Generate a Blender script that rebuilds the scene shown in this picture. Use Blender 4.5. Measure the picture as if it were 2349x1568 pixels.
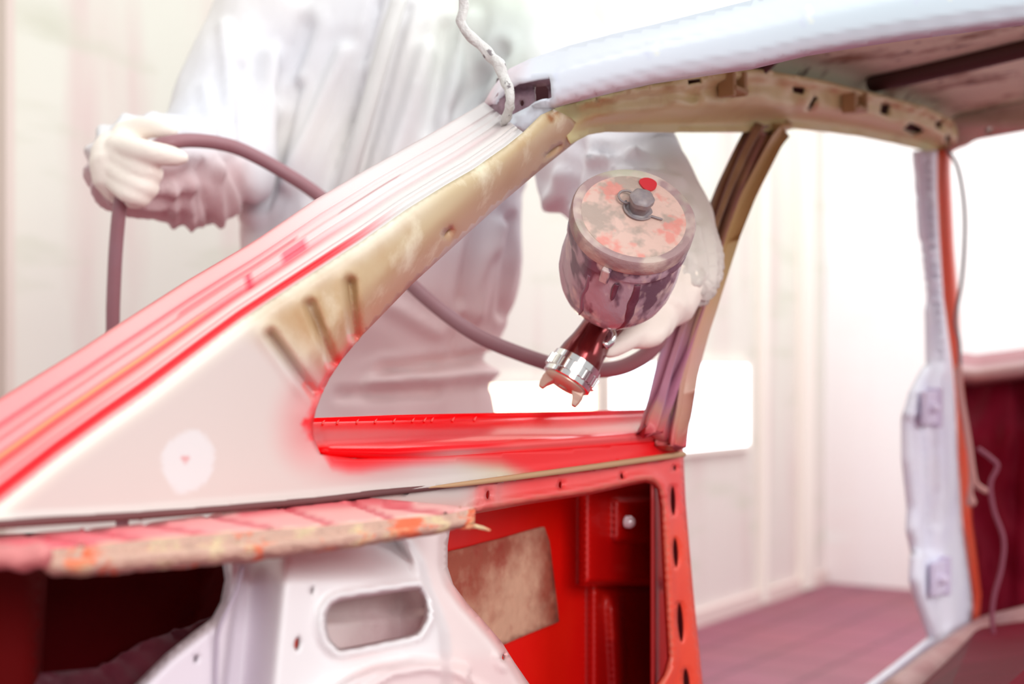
import bpy, bmesh, math, random
from mathutils import Vector, Matrix, noise
from mathutils.geometry import delaunay_2d_cdt

random.seed(7)
SC = bpy.context.scene
COL = SC.collection
for o in list(bpy.data.objects):
    bpy.data.objects.remove(o, do_unlink=True)

# ------------------------------------------------------------------ camera
FPX, CX, HY, CAMZ = 3262.5, 1174.5, 860.0, 1.0      # focal length in px of a 2349 px wide frame, horizon row
cam = bpy.data.cameras.new('camera')
camo = bpy.data.objects.new('camera', cam)
COL.objects.link(camo)
camo.location = (0, 0, CAMZ)
camo.rotation_euler = (math.pi / 2, 0, 0)
cam.sensor_width = 36
cam.lens = 36 * FPX / 2349
cam.shift_y = (HY - 784) / 2349
cam.clip_start = 0.05
cam.dof.use_dof = True
cam.dof.focus_distance = 1.29
cam.dof.aperture_fstop = 3.8
SC.camera = camo

# ------------------------------------------------------------------ exposure, world, lamps
SC.view_settings.view_transform = 'Standard'
SC.view_settings.look = 'None'
SC.view_settings.gamma = 1
SC.view_settings.use_curve_mapping = False
SC.view_settings.exposure = -0.55
w = bpy.data.worlds.new('booth_air')
SC.world = w
w.use_nodes = True
w.node_tree.nodes['Background'].inputs[0].default_value = (0.97, 0.985, 1.0, 1)
w.node_tree.nodes['Background'].inputs[1].default_value = 0.95


def area(name, loc, target, sx, sy, power, color=(1, 1, 1)):
    l = bpy.data.lights.new(name, 'AREA')
    l.shape = 'RECTANGLE'
    l.size, l.size_y, l.energy, l.color = sx, sy, power, color
    o = bpy.data.objects.new(name, l)
    COL.objects.link(o)
    o.location = loc
    o.rotation_euler = (Vector(target) - Vector(loc)).to_track_quat('-Z', 'Y').to_euler()
    return o


# ceiling lamps of the spray booth
area('booth_ceiling_lamp', (0.2, 1.5, 3.3), (0.0, 1.5, 0), 1.6, 3.0, 36, (1, 0.99, 0.98))
area('booth_ceiling_lamp', (1.9, 4.6, 3.3), (1.9, 4.6, 0), 2.4, 3.4, 130, (0.97, 0.99, 1))
area('booth_ceiling_lamp', (-1.6, 2.6, 3.2), (-1.4, 3.0, 0.6), 0.8, 2.4, 10, (0.98, 1, 0.97))
area('fill_lamp', (1.3, -1.9, 2.1), (0.0, 1.3, 0.9), 1.8, 1.2, 120, (1, 0.99, 0.985))  # unseen lamp behind the camera for frontal fill
area('fill_lamp', (3.2, 1.0, 2.3), (0.5, 2.2, 1.0), 1.6, 1.4, 60, (0.98, 0.99, 1))  # unseen lamp added to brighten the front pillar from the side


# ------------------------------------------------------------------ projection helpers: where things stand
def lin(c):
    return tuple(c[3:]) and lin(c[:3]) + (c[3],) or tuple((x / 255 / 12.92) if x / 255 <= 0.04045 else ((x / 255 + 0.055) / 1.055) ** 2.4 for x in c)


def W(px, py, Y):
    return Vector(((px - CX) / FPX * Y, Y, CAMZ + (HY - py) / FPX * Y))


SL, SC0 = 0.652, 0.8745            # the car's side stands in the plane X = SL*Y - SC0
NRM = Vector((1, -SL, 0)).normalized()      # into the cabin
FWD = Vector((SL, 1, 0)).normalized()       # towards the car's nose


def S(px, py, o=0.0):               # a point o metres inboard of the car's side plane
    u = (px - CX) / FPX
    return W(px, py, (SC0 - 1.1938 * o) / (SL - u))


K0 = 1.175


def H(px, py, f=0.0):               # a point f metres ahead of the rear roof edge (plane across the car)
    u = (px - CX) / FPX
    return W(px, py, (K0 + f) / (FWD.x * u + FWD.y))


def CAR(t, f, z):                   # t metres inboard of the side plane, f metres ahead of the rear roof edge
    # base point: on side plane with FWD.dot = K0+f
    s = K0 + f
    base = Vector((0, SC0 / SL, 0))
    p = base + FWD * (s - base.dot(FWD))
    p = p + NRM * t
    return Vector((p.x, p.y, z))


def sst(a, b, x):
    t = max(0.0, min(1.0, (x - a) / (b - a)))
    return t * t * (3 - 2 * t)


def mixc(a, b, t):
    return tuple(a[i] + (b[i] - a[i]) * t for i in range(3))


def dseg(px, py, a, b):
    ax, ay = a
    bx, by = b
    dx, dy = bx - ax, by - ay
    t = max(0, min(1, ((px - ax) * dx + (py - ay) * dy) / (dx * dx + dy * dy + 1e-9)))
    return math.hypot(px - ax - t * dx, py - ay - t * dy)


def dpoly(px, py, pts):
    return min(dseg(px, py, pts[i], pts[i + 1]) for i in range(len(pts) - 1))


def interp(pts, x):                 # piecewise linear y(x) through sorted points
    if x <= pts[0][0]:
        return pts[0][1]
    for (x0, y0), (x1, y1) in zip(pts, pts[1:]):
        if x <= x1:
            return y0 + (y1 - y0) * (x - x0) / (x1 - x0)
    return pts[-1][1]


def catmull(pts, n=8, closed=False):
    P = [Vector(p) for p in pts]
    out = []
    m = len(P)
    rng = range(m if closed else m - 1)
    for i in rng:
        p1, p2 = P[i], P[(i + 1) % m]
        p0 = P[i - 1] if (closed or i > 0) else p1 * 2 - p2
        p3 = P[(i + 2) % m] if (closed or i + 2 < m) else p2 * 2 - p1
        for k in range(n):
            t = k / n
            out.append(0.5 * ((2 * p1) + (p2 - p0) * t + (2 * p0 - 5 * p1 + 4 * p2 - p3) * t * t
                              + (3 * p1 - p0 - 3 * p2 + p3) * t ** 3))
    if not closed:
        out.append(P[-1])
    return out


def inside(px, py, poly):
    c = False
    j = len(poly) - 1
    for i in range(len(poly)):
        xi, yi = poly[i]
        xj, yj = poly[j]
        if (yi > py) != (yj > py) and px < (xj - xi) * (py - yi) / (yj - yi + 1e-12) + xi:
            c = not c
        j = i
    return c


def densify(poly, step):
    out = []
    for i in range(len(poly)):
        a, b = poly[i], poly[(i + 1) % len(poly)]
        n = max(1, int(round(math.hypot(b[0] - a[0], b[1] - a[1]) / step)))
        for k in range(n):
            out.append((a[0] + (b[0] - a[0]) * k / n, a[1] + (b[1] - a[1]) * k / n))
    return out


# ------------------------------------------------------------------ object helpers
def finish(name, me, mat, parent=None, smooth=True):
    if smooth:
        for p in me.polygons:
            p.use_smooth = True
    me.materials.append(mat)
    o = bpy.data.objects.new(name, me)
    COL.objects.link(o)
    if parent is not None:
        o.parent = parent
        if parent.parent is None:
            o.matrix_parent_inverse = Matrix.Translation(-parent.location)
    return o


def tag(o, label=None, cat=None, group=None, kind=None):
    if label: o['label'] = label
    if cat: o['category'] = cat
    if group: o['group'] = group
    if kind: o['kind'] = kind
    return o


def empty(name, loc, label, cat, group=None):
    o = bpy.data.objects.new(name, None)
    o.empty_display_size = 0.1
    COL.objects.link(o)
    o.location = loc
    return tag(o, label, cat, group)


def setcol(me, cols):
    a = me.color_attributes.new('paint', 'FLOAT_COLOR', 'POINT')
    for i, c in enumerate(cols):
        a.data[i].color = (c[0], c[1], c[2], c[3] if len(c) > 3 else 1)


def sheet(name, outline, proj, mat, ofs=None, holes=(), step=14, thick=0.004, col=None, parent=None, extra=()):
    """A pressed metal sheet: outline and holes, curved by ofs(), with real thickness behind it."""
    ol = densify(outline, step)
    hs = [densify(h, min(step, 7)) for h in holes]
    pts, edges = [], []
    for loop in [ol] + hs:
        b = len(pts)
        pts += loop
        edges += [(b + i, b + (i + 1) % len(loop)) for i in range(len(loop))]
    bnd = list(pts)
    xs = [p[0] for p in ol]
    ys = [p[1] for p in ol]
    cell = {}
    for p in bnd:
        cell.setdefault((int(p[0] // step), int(p[1] // step)), []).append(p)
    def near(x, y):
        cx, cy = int(x // step), int(y // step)
        for i in (-1, 0, 1):
            for j in (-1, 0, 1):
                for q in cell.get((cx + i, cy + j), ()):
                    if math.hypot(q[0] - x, q[1] - y) < step * 0.6:
                        return True
        return False
    y = min(ys)
    row = 0
    while y < max(ys):
        x = min(xs) + (row % 2) * step / 2
        while x < max(xs):
            if inside(x, y, ol) and not any(inside(x, y, h) for h in hs) and not near(x, y):
                pts.append((x, y))
            x += step
        y += step * 0.87
        row += 1
    pts += [e for e in extra]
    r = delaunay_2d_cdt([Vector(p) for p in pts], edges, [], 0, 1e-4)
    V2, F = r[0], r[2]
    keep = []
    for f in F:
        cx = sum(V2[i][0] for i in f) / 3
        cy = sum(V2[i][1] for i in f) / 3
        if inside(cx, cy, ol) and not any(inside(cx, cy, h) for h in hs):
            keep.append(f)
    V3 = [proj(v[0], v[1], ofs(v[0], v[1]) if ofs else 0.0) for v in V2]
    faces = []
    for f in keep:
        a, b, c = (V3[i] for i in f)
        n = (b - a).cross(c - a)
        faces.append(tuple(f) if n.dot(Vector((0, 0, CAMZ)) - a) > 0 else tuple(reversed(f)))
    me = bpy.data.meshes.new(name)
    me.from_pydata([tuple(v) for v in V3], [], faces)
    if col:
        setcol(me, [lin(col(v[0], v[1])) for v in V2])
    o = finish(name, me, mat, parent)
    if thick:
        m = o.modifiers.new('thickness', 'SOLIDIFY')
        m.thickness = thick
        m.offset = -1
    return o


def loft(name, rails, mat, parent=None, thick=0.004, cols=None, face_cam=True):
    """Sheet through a list of rails (equal-length point lists)."""
    n = len(rails[0])
    V = [p for r in rails for p in r]
    faces = []
    for i in range(len(rails) - 1):
        for j in range(n - 1):
            faces.append((i * n + j, i * n + j + 1, (i + 1) * n + j + 1, (i + 1) * n + j))
    a, b, c = V[faces[len(faces) // 2][0]], V[faces[len(faces) // 2][1]], V[faces[len(faces) // 2][2]]
    if face_cam and (b - a).cross(c - a).dot(Vector((0, 0, CAMZ)) - a) < 0:
        faces = [tuple(reversed(f)) for f in faces]
    me = bpy.data.meshes.new(name)
    me.from_pydata([tuple(v) for v in V], [], faces)
    if cols:
        setcol(me, [lin(c) for c in cols])
    o = finish(name, me, mat, parent)
    if thick:
        m = o.modifiers.new('thickness', 'SOLIDIFY')
        m.thickness = thick
        m.offset = -1
    return o


def add_tube(bm, pts, radii, seg=12, cap=True, squash=1.0):
    pts = [Vector(p) for p in pts]
    n = len(pts)
    if not hasattr(radii, '__len__'):
        radii = [radii] * n
    rings = []
    tprev = None
    ref = None
    for i, p in enumerate(pts):
        t = (pts[min(i + 1, n - 1)] - pts[max(i - 1, 0)]).normalized()
        if ref is None:
            ref = Vector((0, 0, 1)) if abs(t.z) < 0.9 else Vector((1, 0, 0))
        ref = (ref - t * ref.dot(t)).normalized()
        bi = t.cross(ref)
        ring = []
        for k in range(seg):
            a = 2 * math.pi * k / seg
            ring.append(bm.verts.new(p + (ref * math.cos(a) + bi * math.sin(a) * squash) * radii[i]))
        rings.append(ring)
    for i in range(n - 1):
        for k in range(seg):
            bm.faces.new((rings[i][k], rings[i][(k + 1) % seg], rings[i + 1][(k + 1) % seg], rings[i + 1][k]))
    if cap:
        t0 = (pts[0] - pts[1]).normalized()
        t1 = (pts[-1] - pts[-2]).normalized()
        for ring, p, t, r, flip in ((rings[0], pts[0], t0, radii[0], 1), (rings[-1], pts[-1], t1, radii[-1], 0)):
            inner = [bm.verts.new(p + (v.co - p) * 0.7 + t * r * 0.6) for v in ring]
            tip = bm.verts.new(p + t * r * 0.85)
            for k in range(seg):
                q = (ring[k], ring[(k + 1) % seg], inner[(k + 1) % seg], inner[k])
                bm.faces.new(tuple(reversed(q)) if flip else q)
                q = (inner[k], inner[(k + 1) % seg], tip)
                bm.faces.new(tuple(reversed(q)) if flip else q)
    return rings


def tube(name, pts, r, mat, parent=None, seg=12, n=8, radii=None):
    c = catmull(pts, n)
    bm = bmesh.new()
    if radii:
        rr = [radii[min(int(i / n), len(radii) - 1)] * (1 - (i / n) % 1) + radii[min(int(i / n) + 1, len(radii) - 1)] * ((i / n) % 1)
              for i in range(len(c))]
    else:
        rr = [r] * len(c)
    add_tube(bm, c, rr, seg)
    me = bpy.data.meshes.new(name)
    bm.normal_update()
    bm.to_mesh(me)
    bm.free()
    return finish(name, me, mat, parent)


def frame_of(axis):
    a = Vector(axis).normalized()
    ref = Vector((0, 0, 1)) if abs(a.z) < 0.9 else Vector((1, 0, 0))
    x = (ref - a * ref.dot(a)).normalized()
    return a, x, a.cross(x)


def add_lathe(bm, org, axis, prof, seg=40, fn=None):
    """prof: (distance along axis, radius)"""
    a, x, y = frame_of(axis)
    rings = []
    for s, r in prof:
        ring = []
        for k in range(seg):
            th = 2 * math.pi * k / seg
            rr = r * (fn(th, s) if fn else 1)
            ring.append(bm.verts.new(Vector(org) + a * s + (x * math.cos(th) + y * math.sin(th)) * max(rr, 1e-5)))
        rings.append(ring)
    for i in range(len(rings) - 1):
        for k in range(seg):
            bm.faces.new((rings[i][k], rings[i][(k + 1) % seg], rings[i + 1][(k + 1) % seg], rings[i + 1][k]))
    bm.faces.new(list(reversed(rings[0])))
    bm.faces.new(rings[-1])


def lathe(name, org, axis, prof, mat, parent=None, seg=40, fn=None, sharp=True):
    bm = bmesh.new()
    add_lathe(bm, org, axis, prof, seg, fn)
    bmesh.ops.recalc_face_normals(bm, faces=bm.faces)
    me = bpy.data.meshes.new(name)
    bm.to_mesh(me)
    bm.free()
    if sharp:
        me.set_sharp_from_angle(angle=math.radians(38))
    return finish(name, me, mat, parent)


def box(bm, c, ax, ay, az):
    c, ax, ay, az = Vector(c), Vector(ax), Vector(ay), Vector(az)
    v = [bm.verts.new(c + ax * i + ay * j + az * k) for i in (-1, 1) for j in (-1, 1) for k in (-1, 1)]
    for f in ((0, 1, 3, 2), (4, 6, 7, 5), (0, 4, 5, 1), (2, 3, 7, 6), (0, 2, 6, 4), (1, 5, 7, 3)):
        bm.faces.new([v[i] for i in f])


def mesh_obj(name, bm, mat, parent=None, smooth=False, bevel=0):
    bmesh.ops.recalc_face_normals(bm, faces=bm.faces)
    me = bpy.data.meshes.new(name)
    bm.to_mesh(me)
    bm.free()
    o = finish(name, me, mat, parent, smooth)
    if bevel:
        m = o.modifiers.new('bevel', 'BEVEL')
        m.width = bevel
        m.segments = 2
    return o


def merge_skin(name, bm, voxel, mat, parent=None, smooth_it=4, disp=None, col=None):
    """Fuse overlapping closed surfaces into one continuous skin."""
    bmesh.ops.recalc_face_normals(bm, faces=bm.faces)
    me = bpy.data.meshes.new(name + '_raw')
    bm.to_mesh(me)
    bm.free()
    t = bpy.data.objects.new('raw', me)
    COL.objects.link(t)
    m = t.modifiers.new('r', 'REMESH')
    m.mode = 'VOXEL'
    m.voxel_size = voxel
    m2 = t.modifiers.new('s', 'SMOOTH')
    m2.factor = 0.5
    m2.iterations = smooth_it
    dg = bpy.context.evaluated_depsgraph_get()
    nm = bpy.data.meshes.new_from_object(t.evaluated_get(dg))
    nm.name = name
    bpy.data.objects.remove(t, do_unlink=True)
    bpy.data.meshes.remove(me)
    nm.materials.clear()
    if disp:
        ns = [v.normal.copy() for v in nm.vertices]
        for v, n in zip(nm.vertices, ns):
            v.co += n * disp(v.co, n)
    if col:
        setcol(nm, [lin(col(v.co)) for v in nm.vertices])
    return finish(name, nm, mat, parent)


# ------------------------------------------------------------------ materials
def mat(name, color=None, rough=0.5, metal=0.0, spots=None, spot_scale=8, spot_lo=0.45, spot_hi=0.7, coat=0.0,
        bump=0.0, bump_scale=60, stretch=(1, 1, 1), attr=False, spec=0.5, trans=0.0, spots2=None, scale2=30, lo2=0.55, hi2=0.7, detail=6):
    m = bpy.data.materials.new(name)
    m.use_nodes = True
    nt = m.node_tree
    b = nt.nodes['Principled BSDF']
    b.inputs['Roughness'].default_value = rough
    b.inputs['Metallic'].default_value = metal
    b.inputs['Specular IOR Level'].default_value = spec
    b.inputs['Coat Weight'].default_value = coat
    b.inputs['Coat Roughness'].default_value = 0.08
    if trans:
        b.inputs['Transmission Weight'].default_value = trans
    tc = nt.nodes.new('ShaderNodeTexCoord')
    mp = nt.nodes.new('ShaderNodeMapping')
    mp.inputs['Scale'].default_value = stretch
    nt.links.new(tc.outputs['Object'], mp.inputs['Vector'])
    if attr:
        src = nt.nodes.new('ShaderNodeAttribute')
        src.attribute_name = 'paint'
        out = src.outputs['Color']
    else:
        src = nt.nodes.new('ShaderNodeRGB')
        src.outputs[0].default_value = lin(color) + (1,)
        out = src.outputs[0]
    for sp, sc_, lo, hi in ((spots, spot_scale, spot_lo, spot_hi), (spots2, scale2, lo2, hi2)):
        if not sp:
            continue
        nz = nt.nodes.new('ShaderNodeTexNoise')
        nz.inputs['Scale'].default_value = sc_
        nz.inputs['Detail'].default_value = detail
        nz.inputs['Roughness'].default_value = 0.6
        nt.links.new(mp.outputs[0], nz.inputs['Vector'])
        rp = nt.nodes.new('ShaderNodeValToRGB')
        rp.color_ramp.elements[0].position = lo
        rp.color_ramp.elements[0].color = (0, 0, 0, 1)
        rp.color_ramp.elements[1].position = hi
        k = sp[3] if len(sp) > 3 else 1
        rp.color_ramp.elements[1].color = (k, k, k, 1)
        nt.links.new(nz.outputs['Fac'], rp.inputs[0])
        mx = nt.nodes.new('ShaderNodeMix')
        mx.data_type = 'RGBA'
        if attr:
            ml = nt.nodes.new('ShaderNodeMath')
            ml.operation = 'MULTIPLY'
            nt.links.new(rp.outputs[0], ml.inputs[0])
            nt.links.new(src.outputs['Alpha'], ml.inputs[1])
            nt.links.new(ml.outputs[0], mx.inputs['Factor'])
        else:
            nt.links.new(rp.outputs[0], mx.inputs['Factor'])
        nt.links.new(out, mx.inputs['A'])
        mx.inputs['B'].default_value = lin(sp[:3]) + (1,)
        out = mx.outputs['Result']
    nt.links.new(out, b.inputs['Base Color'])
    if bump:
        nz = nt.nodes.new('ShaderNodeTexNoise')
        nz.inputs['Scale'].default_value = bump_scale
        nz.inputs['Detail'].default_value = 4
        nt.links.new(mp.outputs[0], nz.inputs['Vector'])
        bp = nt.nodes.new('ShaderNodeBump')
        bp.inputs['Strength'].default_value = bump
        bp.inputs['Distance'].default_value = 0.01
        nt.links.new(nz.outputs['Fac'], bp.inputs['Height'])
        nt.links.new(bp.outputs[0], b.inputs['Normal'])
    return m


def emis(name, color, strength):
    m = bpy.data.materials.new(name)
    m.use_nodes = True
    b = m.node_tree.nodes['Principled BSDF']
    b.inputs['Base Color'].default_value = lin(color) + (1,)
    b.inputs['Emission Color'].default_value = lin(color) + (1,)
    b.inputs['Emission Strength'].default_value = strength
    return m


M_PRIMED = mat('primed_panel', rough=0.55, attr=True, spots=(205, 170, 120, 0.22), spot_scale=9, spot_lo=0.5, spot_hi=0.72)
M_TAN = mat('bare_tan_metal', rough=0.38, attr=True, spots=(238, 232, 205, 0.75), spot_scale=16, spot_lo=0.54, spot_hi=0.68,
            spots2=(176, 128, 78, 0.55), scale2=7, lo2=0.53, hi2=0.75, spec=0.6)
M_RAIL = mat('old_cream_paint', (224, 216, 160), rough=0.45, spots=(196, 172, 116, 0.7), spot_scale=11, spot_lo=0.5, spot_hi=0.75,
             spots2=(226, 172, 130, 0.5), scale2=6, lo2=0.62, hi2=0.75)
M_CHANNEL = mat('sprayed_channel', rough=0.35, attr=True, bump=0.05, bump_scale=300)
M_ROOF = mat('pale_blue_white_paint', rough=0.30, attr=True, coat=0.25)
M_LINING = mat('roof_inner_skin', (226, 238, 206), rough=0.6, spots=(132, 90, 52, 0.9), spot_scale=7, spot_lo=0.54, spot_hi=0.66,
               spots2=(92, 58, 40, 0.8), scale2=24, lo2=0.58, hi2=0.66, stretch=(1, 1, 1))
M_BOW = mat('dark_roof_bow', (74, 44, 40), rough=0.5)
M_GLOSSRED = mat('wet_red_paint', rough=0.2, attr=True, coat=0.14, spec=0.1)
M_INNER = mat('red_inner_panel', rough=0.4, attr=True, spots=(214, 40, 34, 0.25), spot_scale=14)
M_DEEPRED = mat('red_outer_skin', rough=0.42, attr=True, spots=(236, 40, 12, 0.35), spot_scale=10, coat=0.1)
M_MOTTLE = mat('mottled_sound_pad', (156, 80, 60), rough=0.8, spots=(206, 164, 136, 0.9), spot_scale=9, spot_lo=0.42, spot_hi=0.60,
               spots2=(150, 34, 26, 0.6), scale2=26, lo2=0.56, hi2=0.72, bump=0.3, bump_scale=50)
M_WHITE = mat('white_primer', rough=0.42, attr=True)
M_SHELF = mat('dusty_red_shelf', rough=0.6, attr=True)
M_EDGE = mat('cut_edge', (204, 164, 146), rough=0.7, spots=(232, 112, 74, 1.0), spot_scale=26, spot_lo=0.5, spot_hi=0.56,
             spots2=(226, 206, 160, 0.9), scale2=18, lo2=0.52, hi2=0.6, bump=0.7, bump_scale=90)
M_MAROON = mat('shaded_maroon', (60, 0, 2), rough=0.7, spots=(76, 0, 10, 0.6), spot_scale=5, spec=0.06)  # shade of the boot and jamb slots put into the colour
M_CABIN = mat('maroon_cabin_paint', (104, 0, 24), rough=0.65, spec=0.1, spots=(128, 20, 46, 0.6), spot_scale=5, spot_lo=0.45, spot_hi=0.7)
M_PINKMETAL = mat('dusty_pink_flange', (186, 146, 142), rough=0.5, spots=(140, 60, 66, 0.6), spot_scale=9)
M_LILAC = mat('lilac_white_pillar', (240, 241, 253), rough=0.35, spots=(222, 220, 244, 0.5), spot_scale=14)
M_LILACSHADE = mat('lilac_hinge', (218, 208, 230), rough=0.5)
M_ORANGE = mat('orange_inner_pillar', (226, 84, 58), rough=0.4, spots=(206, 104, 78, 0.6), spot_scale=12)
M_BEAD = mat('tan_sealer_bead', (188, 150, 112), rough=0.6)
M_PILLAR = mat('door_pillar_paint', rough=0.4, attr=True, spots=(196, 160, 110, 0.4), spot_scale=14)
M_BRACKET = mat('mauve_bracket', (168, 138, 150), rough=0.5, spots=(90, 50, 62, 0.7), spot_scale=40)
M_DARK = mat('cavity_shade', (66, 14, 24), rough=0.7)  # dark colour standing in for the shade inside cavities
M_CHROME = mat('polished_chrome', (236, 232, 230), rough=0.1, metal=1.0)
M_CAP = mat('brushed_air_cap', (206, 176, 158), rough=0.35, metal=0.35)
M_GUN = mat('burgundy_anodised_body', (120, 34, 36), rough=0.2, metal=0.75, coat=0.4)
M_CUP = mat('paint_smeared_cup', (192, 168, 178), rough=0.24, spots=(112, 84, 100, 0.9), spot_scale=26, spot_lo=0.48, spot_hi=0.55,
            spots2=(226, 206, 200, 0.85), scale2=34, lo2=0.53, hi2=0.62, stretch=(1.6, 1.0, 0.5), coat=0.3, bump=0.25, bump_scale=40, detail=2.5)
M_LID = mat('paint_smeared_lid', (218, 184, 170), rough=0.42, spots=(166, 150, 138, 0.8), spot_scale=34, spot_lo=0.5, spot_hi=0.60,
            spots2=(224, 140, 128, 0.8), scale2=30, lo2=0.55, hi2=0.62, coat=0.15, bump=0.4, bump_scale=38, detail=3)
M_LIDRIM = mat('grey_green_lid_rim', (206, 186, 174), rough=0.42, spots=(160, 128, 130, 0.85), spot_scale=16, spot_lo=0.5, spot_hi=0.57,
               spots2=(184, 182, 160, 0.9), scale2=14, lo2=0.52, hi2=0.60, coat=0.15, bump=0.3, bump_scale=60, detail=3)
M_REDSPOT = mat('red_paint_splash', (204, 40, 50), rough=0.35)
M_KNOB = mat('grey_vent_knob', (150, 138, 136), rough=0.4, spots=(110, 104, 116, 0.8), spot_scale=60)
M_HOSE = mat('mauve_brown_hose', (156, 110, 116), rough=0.5, spots=(160, 128, 138, 0.5), spot_scale=9)
M_GLOVE = mat('cream_latex_glove', (250, 240, 228), rough=0.5, bump=0.12, bump_scale=70)
M_SUIT = mat('white_coverall_cloth', rough=0.8, attr=True, bump=0.35, bump_scale=16, stretch=(1.4, 1.4, 0.5))
M_SKIN = mat('skin', (196, 150, 126), rough=0.5)
M_RUBBER = mat('black_rubber', (50, 40, 42), rough=0.6)
M_WIRE = mat('overspray_white_tape', (214, 212, 208), rough=0.6, spots=(110, 100, 104, 0.9), spot_scale=60, spot_lo=0.58, spot_hi=0.62, bump=0.5, bump_scale=120)
M_GREYWIRE = mat('grey_wire', (120, 112, 116), rough=0.5)
M_PINKWIRE = mat('dusty_pink_wire', (186, 132, 126), rough=0.6)
M_PLUMWIRE = mat('plum_wire', (132, 62, 82), rough=0.6)
M_TRIM = mat('wall_trim_paint', (246, 238, 228), rough=0.6)
M_BOLT = mat('bright_bolt', (240, 236, 240), rough=0.25, metal=0.3)


def wall_mat(name, c_hi, c_lo, stain, stain2):
    m = bpy.data.materials.new(name)
    m.use_nodes = True
    nt = m.node_tree
    b = nt.nodes['Principled BSDF']
    b.inputs['Roughness'].default_value = 0.65
    tc = nt.nodes.new('ShaderNodeTexCoord')
    sep = nt.nodes.new('ShaderNodeSeparateXYZ')
    nt.links.new(tc.outputs['Object'], sep.inputs[0])
    # overspray that settled low on the wall
    mr = nt.nodes.new('ShaderNodeMapRange')
    mr.inputs[1].default_value = 0.0
    mr.inputs[2].default_value = 1.9
    nt.links.new(sep.outputs['Z'], mr.inputs[0])
    nz = nt.nodes.new('ShaderNodeTexNoise')
    nz.inputs['Scale'].default_value = 1.3
    nz.inputs['Detail'].default_value = 5
    mp = nt.nodes.new('ShaderNodeMapping')
    mp.inputs['Scale'].default_value = (1.5, 1.5, 0.45)
    nt.links.new(tc.outputs['Object'], mp.inputs[0])
    nt.links.new(mp.outputs[0], nz.inputs['Vector'])
    ad = nt.nodes.new('ShaderNodeMath')
    ad.operation = 'ADD'
    sb = nt.nodes.new('ShaderNodeMath')
    sb.operation = 'MULTIPLY_ADD'
    nt.links.new(nz.outputs['Fac'], sb.inputs[0])
    sb.inputs[1].default_value = 1.2
    sb.inputs[2].default_value = -0.6
    nt.links.new(mr.outputs[0], ad.inputs[0])
    nt.links.new(sb.outputs[0], ad.inputs[1])
    mx = nt.nodes.new('ShaderNodeMix')
    mx.data_type = 'RGBA'
    ad.use_clamp = True
    nt.links.new(ad.outputs[0], mx.inputs['Factor'])
    mx.inputs['A'].default_value = lin(c_lo) + (1,)
    mx.inputs['B'].default_value = lin(c_hi) + (1,)
    out = mx.outputs['Result']
    for sc_, st, lo, hi, strt in ((2.2, stain, 0.52, 0.75, (2.4, 2.4, 0.35)), (3.2, stain2, 0.55, 0.75, (0.7, 0.7, 2.6))):
        mp2 = nt.nodes.new('ShaderNodeMapping')
        mp2.inputs['Scale'].default_value = strt
        nt.links.new(tc.outputs['Object'], mp2.inputs[0])
        n2 = nt.nodes.new('ShaderNodeTexNoise')
        n2.inputs['Scale'].default_value = sc_
        n2.inputs['Detail'].default_value = 6
        nt.links.new(mp2.outputs[0], n2.inputs['Vector'])
        rp = nt.nodes.new('ShaderNodeValToRGB')
        rp.color_ramp.elements[0].position = lo
        rp.color_ramp.elements[0].color = (0, 0, 0, 1)
        rp.color_ramp.elements[1].position = hi
        rp.color_ramp.elements[1].color = (0.9, 0.9, 0.9, 1)
        nt.links.new(n2.outputs['Fac'], rp.inputs[0])
        m2 = nt.nodes.new('ShaderNodeMix')
        m2.data_type = 'RGBA'
        nt.links.new(rp.outputs[0], m2.inputs['Factor'])
        nt.links.new(out, m2.inputs['A'])
        m2.inputs['B'].default_value = lin(st) + (1,)
        out = m2.outputs['Result']
    nt.links.new(out, b.inputs['Base Color'])
    return m


M_WALL = wall_mat('booth_side_wall', (224, 226, 213), (228, 216, 211), (216, 192, 188), (206, 208, 190))
M_WALL2 = wall_mat('booth_end_wall', (252, 252, 252), (246, 236, 234), (248, 242, 242), (248, 246, 244))


def floor_mat():
    m = bpy.data.materials.new('mauve_grating_floor')
    m.use_nodes = True
    nt = m.node_tree
    b = nt.nodes['Principled BSDF']
    b.inputs['Roughness'].default_value = 0.5
    tc = nt.nodes.new('ShaderNodeTexCoord')
    mp = nt.nodes.new('ShaderNodeMapping')
    mp.inputs['Rotation'].default_value = (0, 0, math.radians(33.1))
    nt.links.new(tc.outputs['Object'], mp.inputs[0])
    br = nt.nodes.new('ShaderNodeTexBrick')
    br.offset = 0.0
    br.inputs['Scale'].default_value = 4.0
    br.inputs['Color1'].default_value = lin((152, 76, 96)) + (1,)
    br.inputs['Color2'].default_value = lin((156, 82, 100)) + (1,)
    br.inputs['Mortar'].default_value = lin((112, 48, 68)) + (1,)
    br.inputs['Mortar Size'].default_value = 0.035
    br.inputs['Brick Width'].default_value = 1.0
    br.inputs['Row Height'].default_value = 1.0
    nt.links.new(mp.outputs[0], br.inputs['Vector'])
    nz = nt.nodes.new('ShaderNodeTexNoise')
    nz.inputs['Scale'].default_value = 1.6
    nt.links.new(tc.outputs['Object'], nz.inputs['Vector'])
    mx = nt.nodes.new('ShaderNodeMix')
    mx.data_type = 'RGBA'
    mx.blend_type = 'MULTIPLY'
    mx.inputs['Factor'].default_value = 0.35
    nt.links.new(br.outputs['Color'], mx.inputs['A'])
    nt.links.new(nz.outputs['Color'], mx.inputs['B'])
    nt.links.new(mx.outputs['Result'], b.inputs['Base Color'])
    return m


M_FLOOR = floor_mat()

# ------------------------------------------------------------------ the booth
WC = 2.97                                    # side wall plane X = SL*Y - WC


def WL(px, py):
    return W(px, py, WC / (SL - (px - CX) / FPX))


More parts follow.
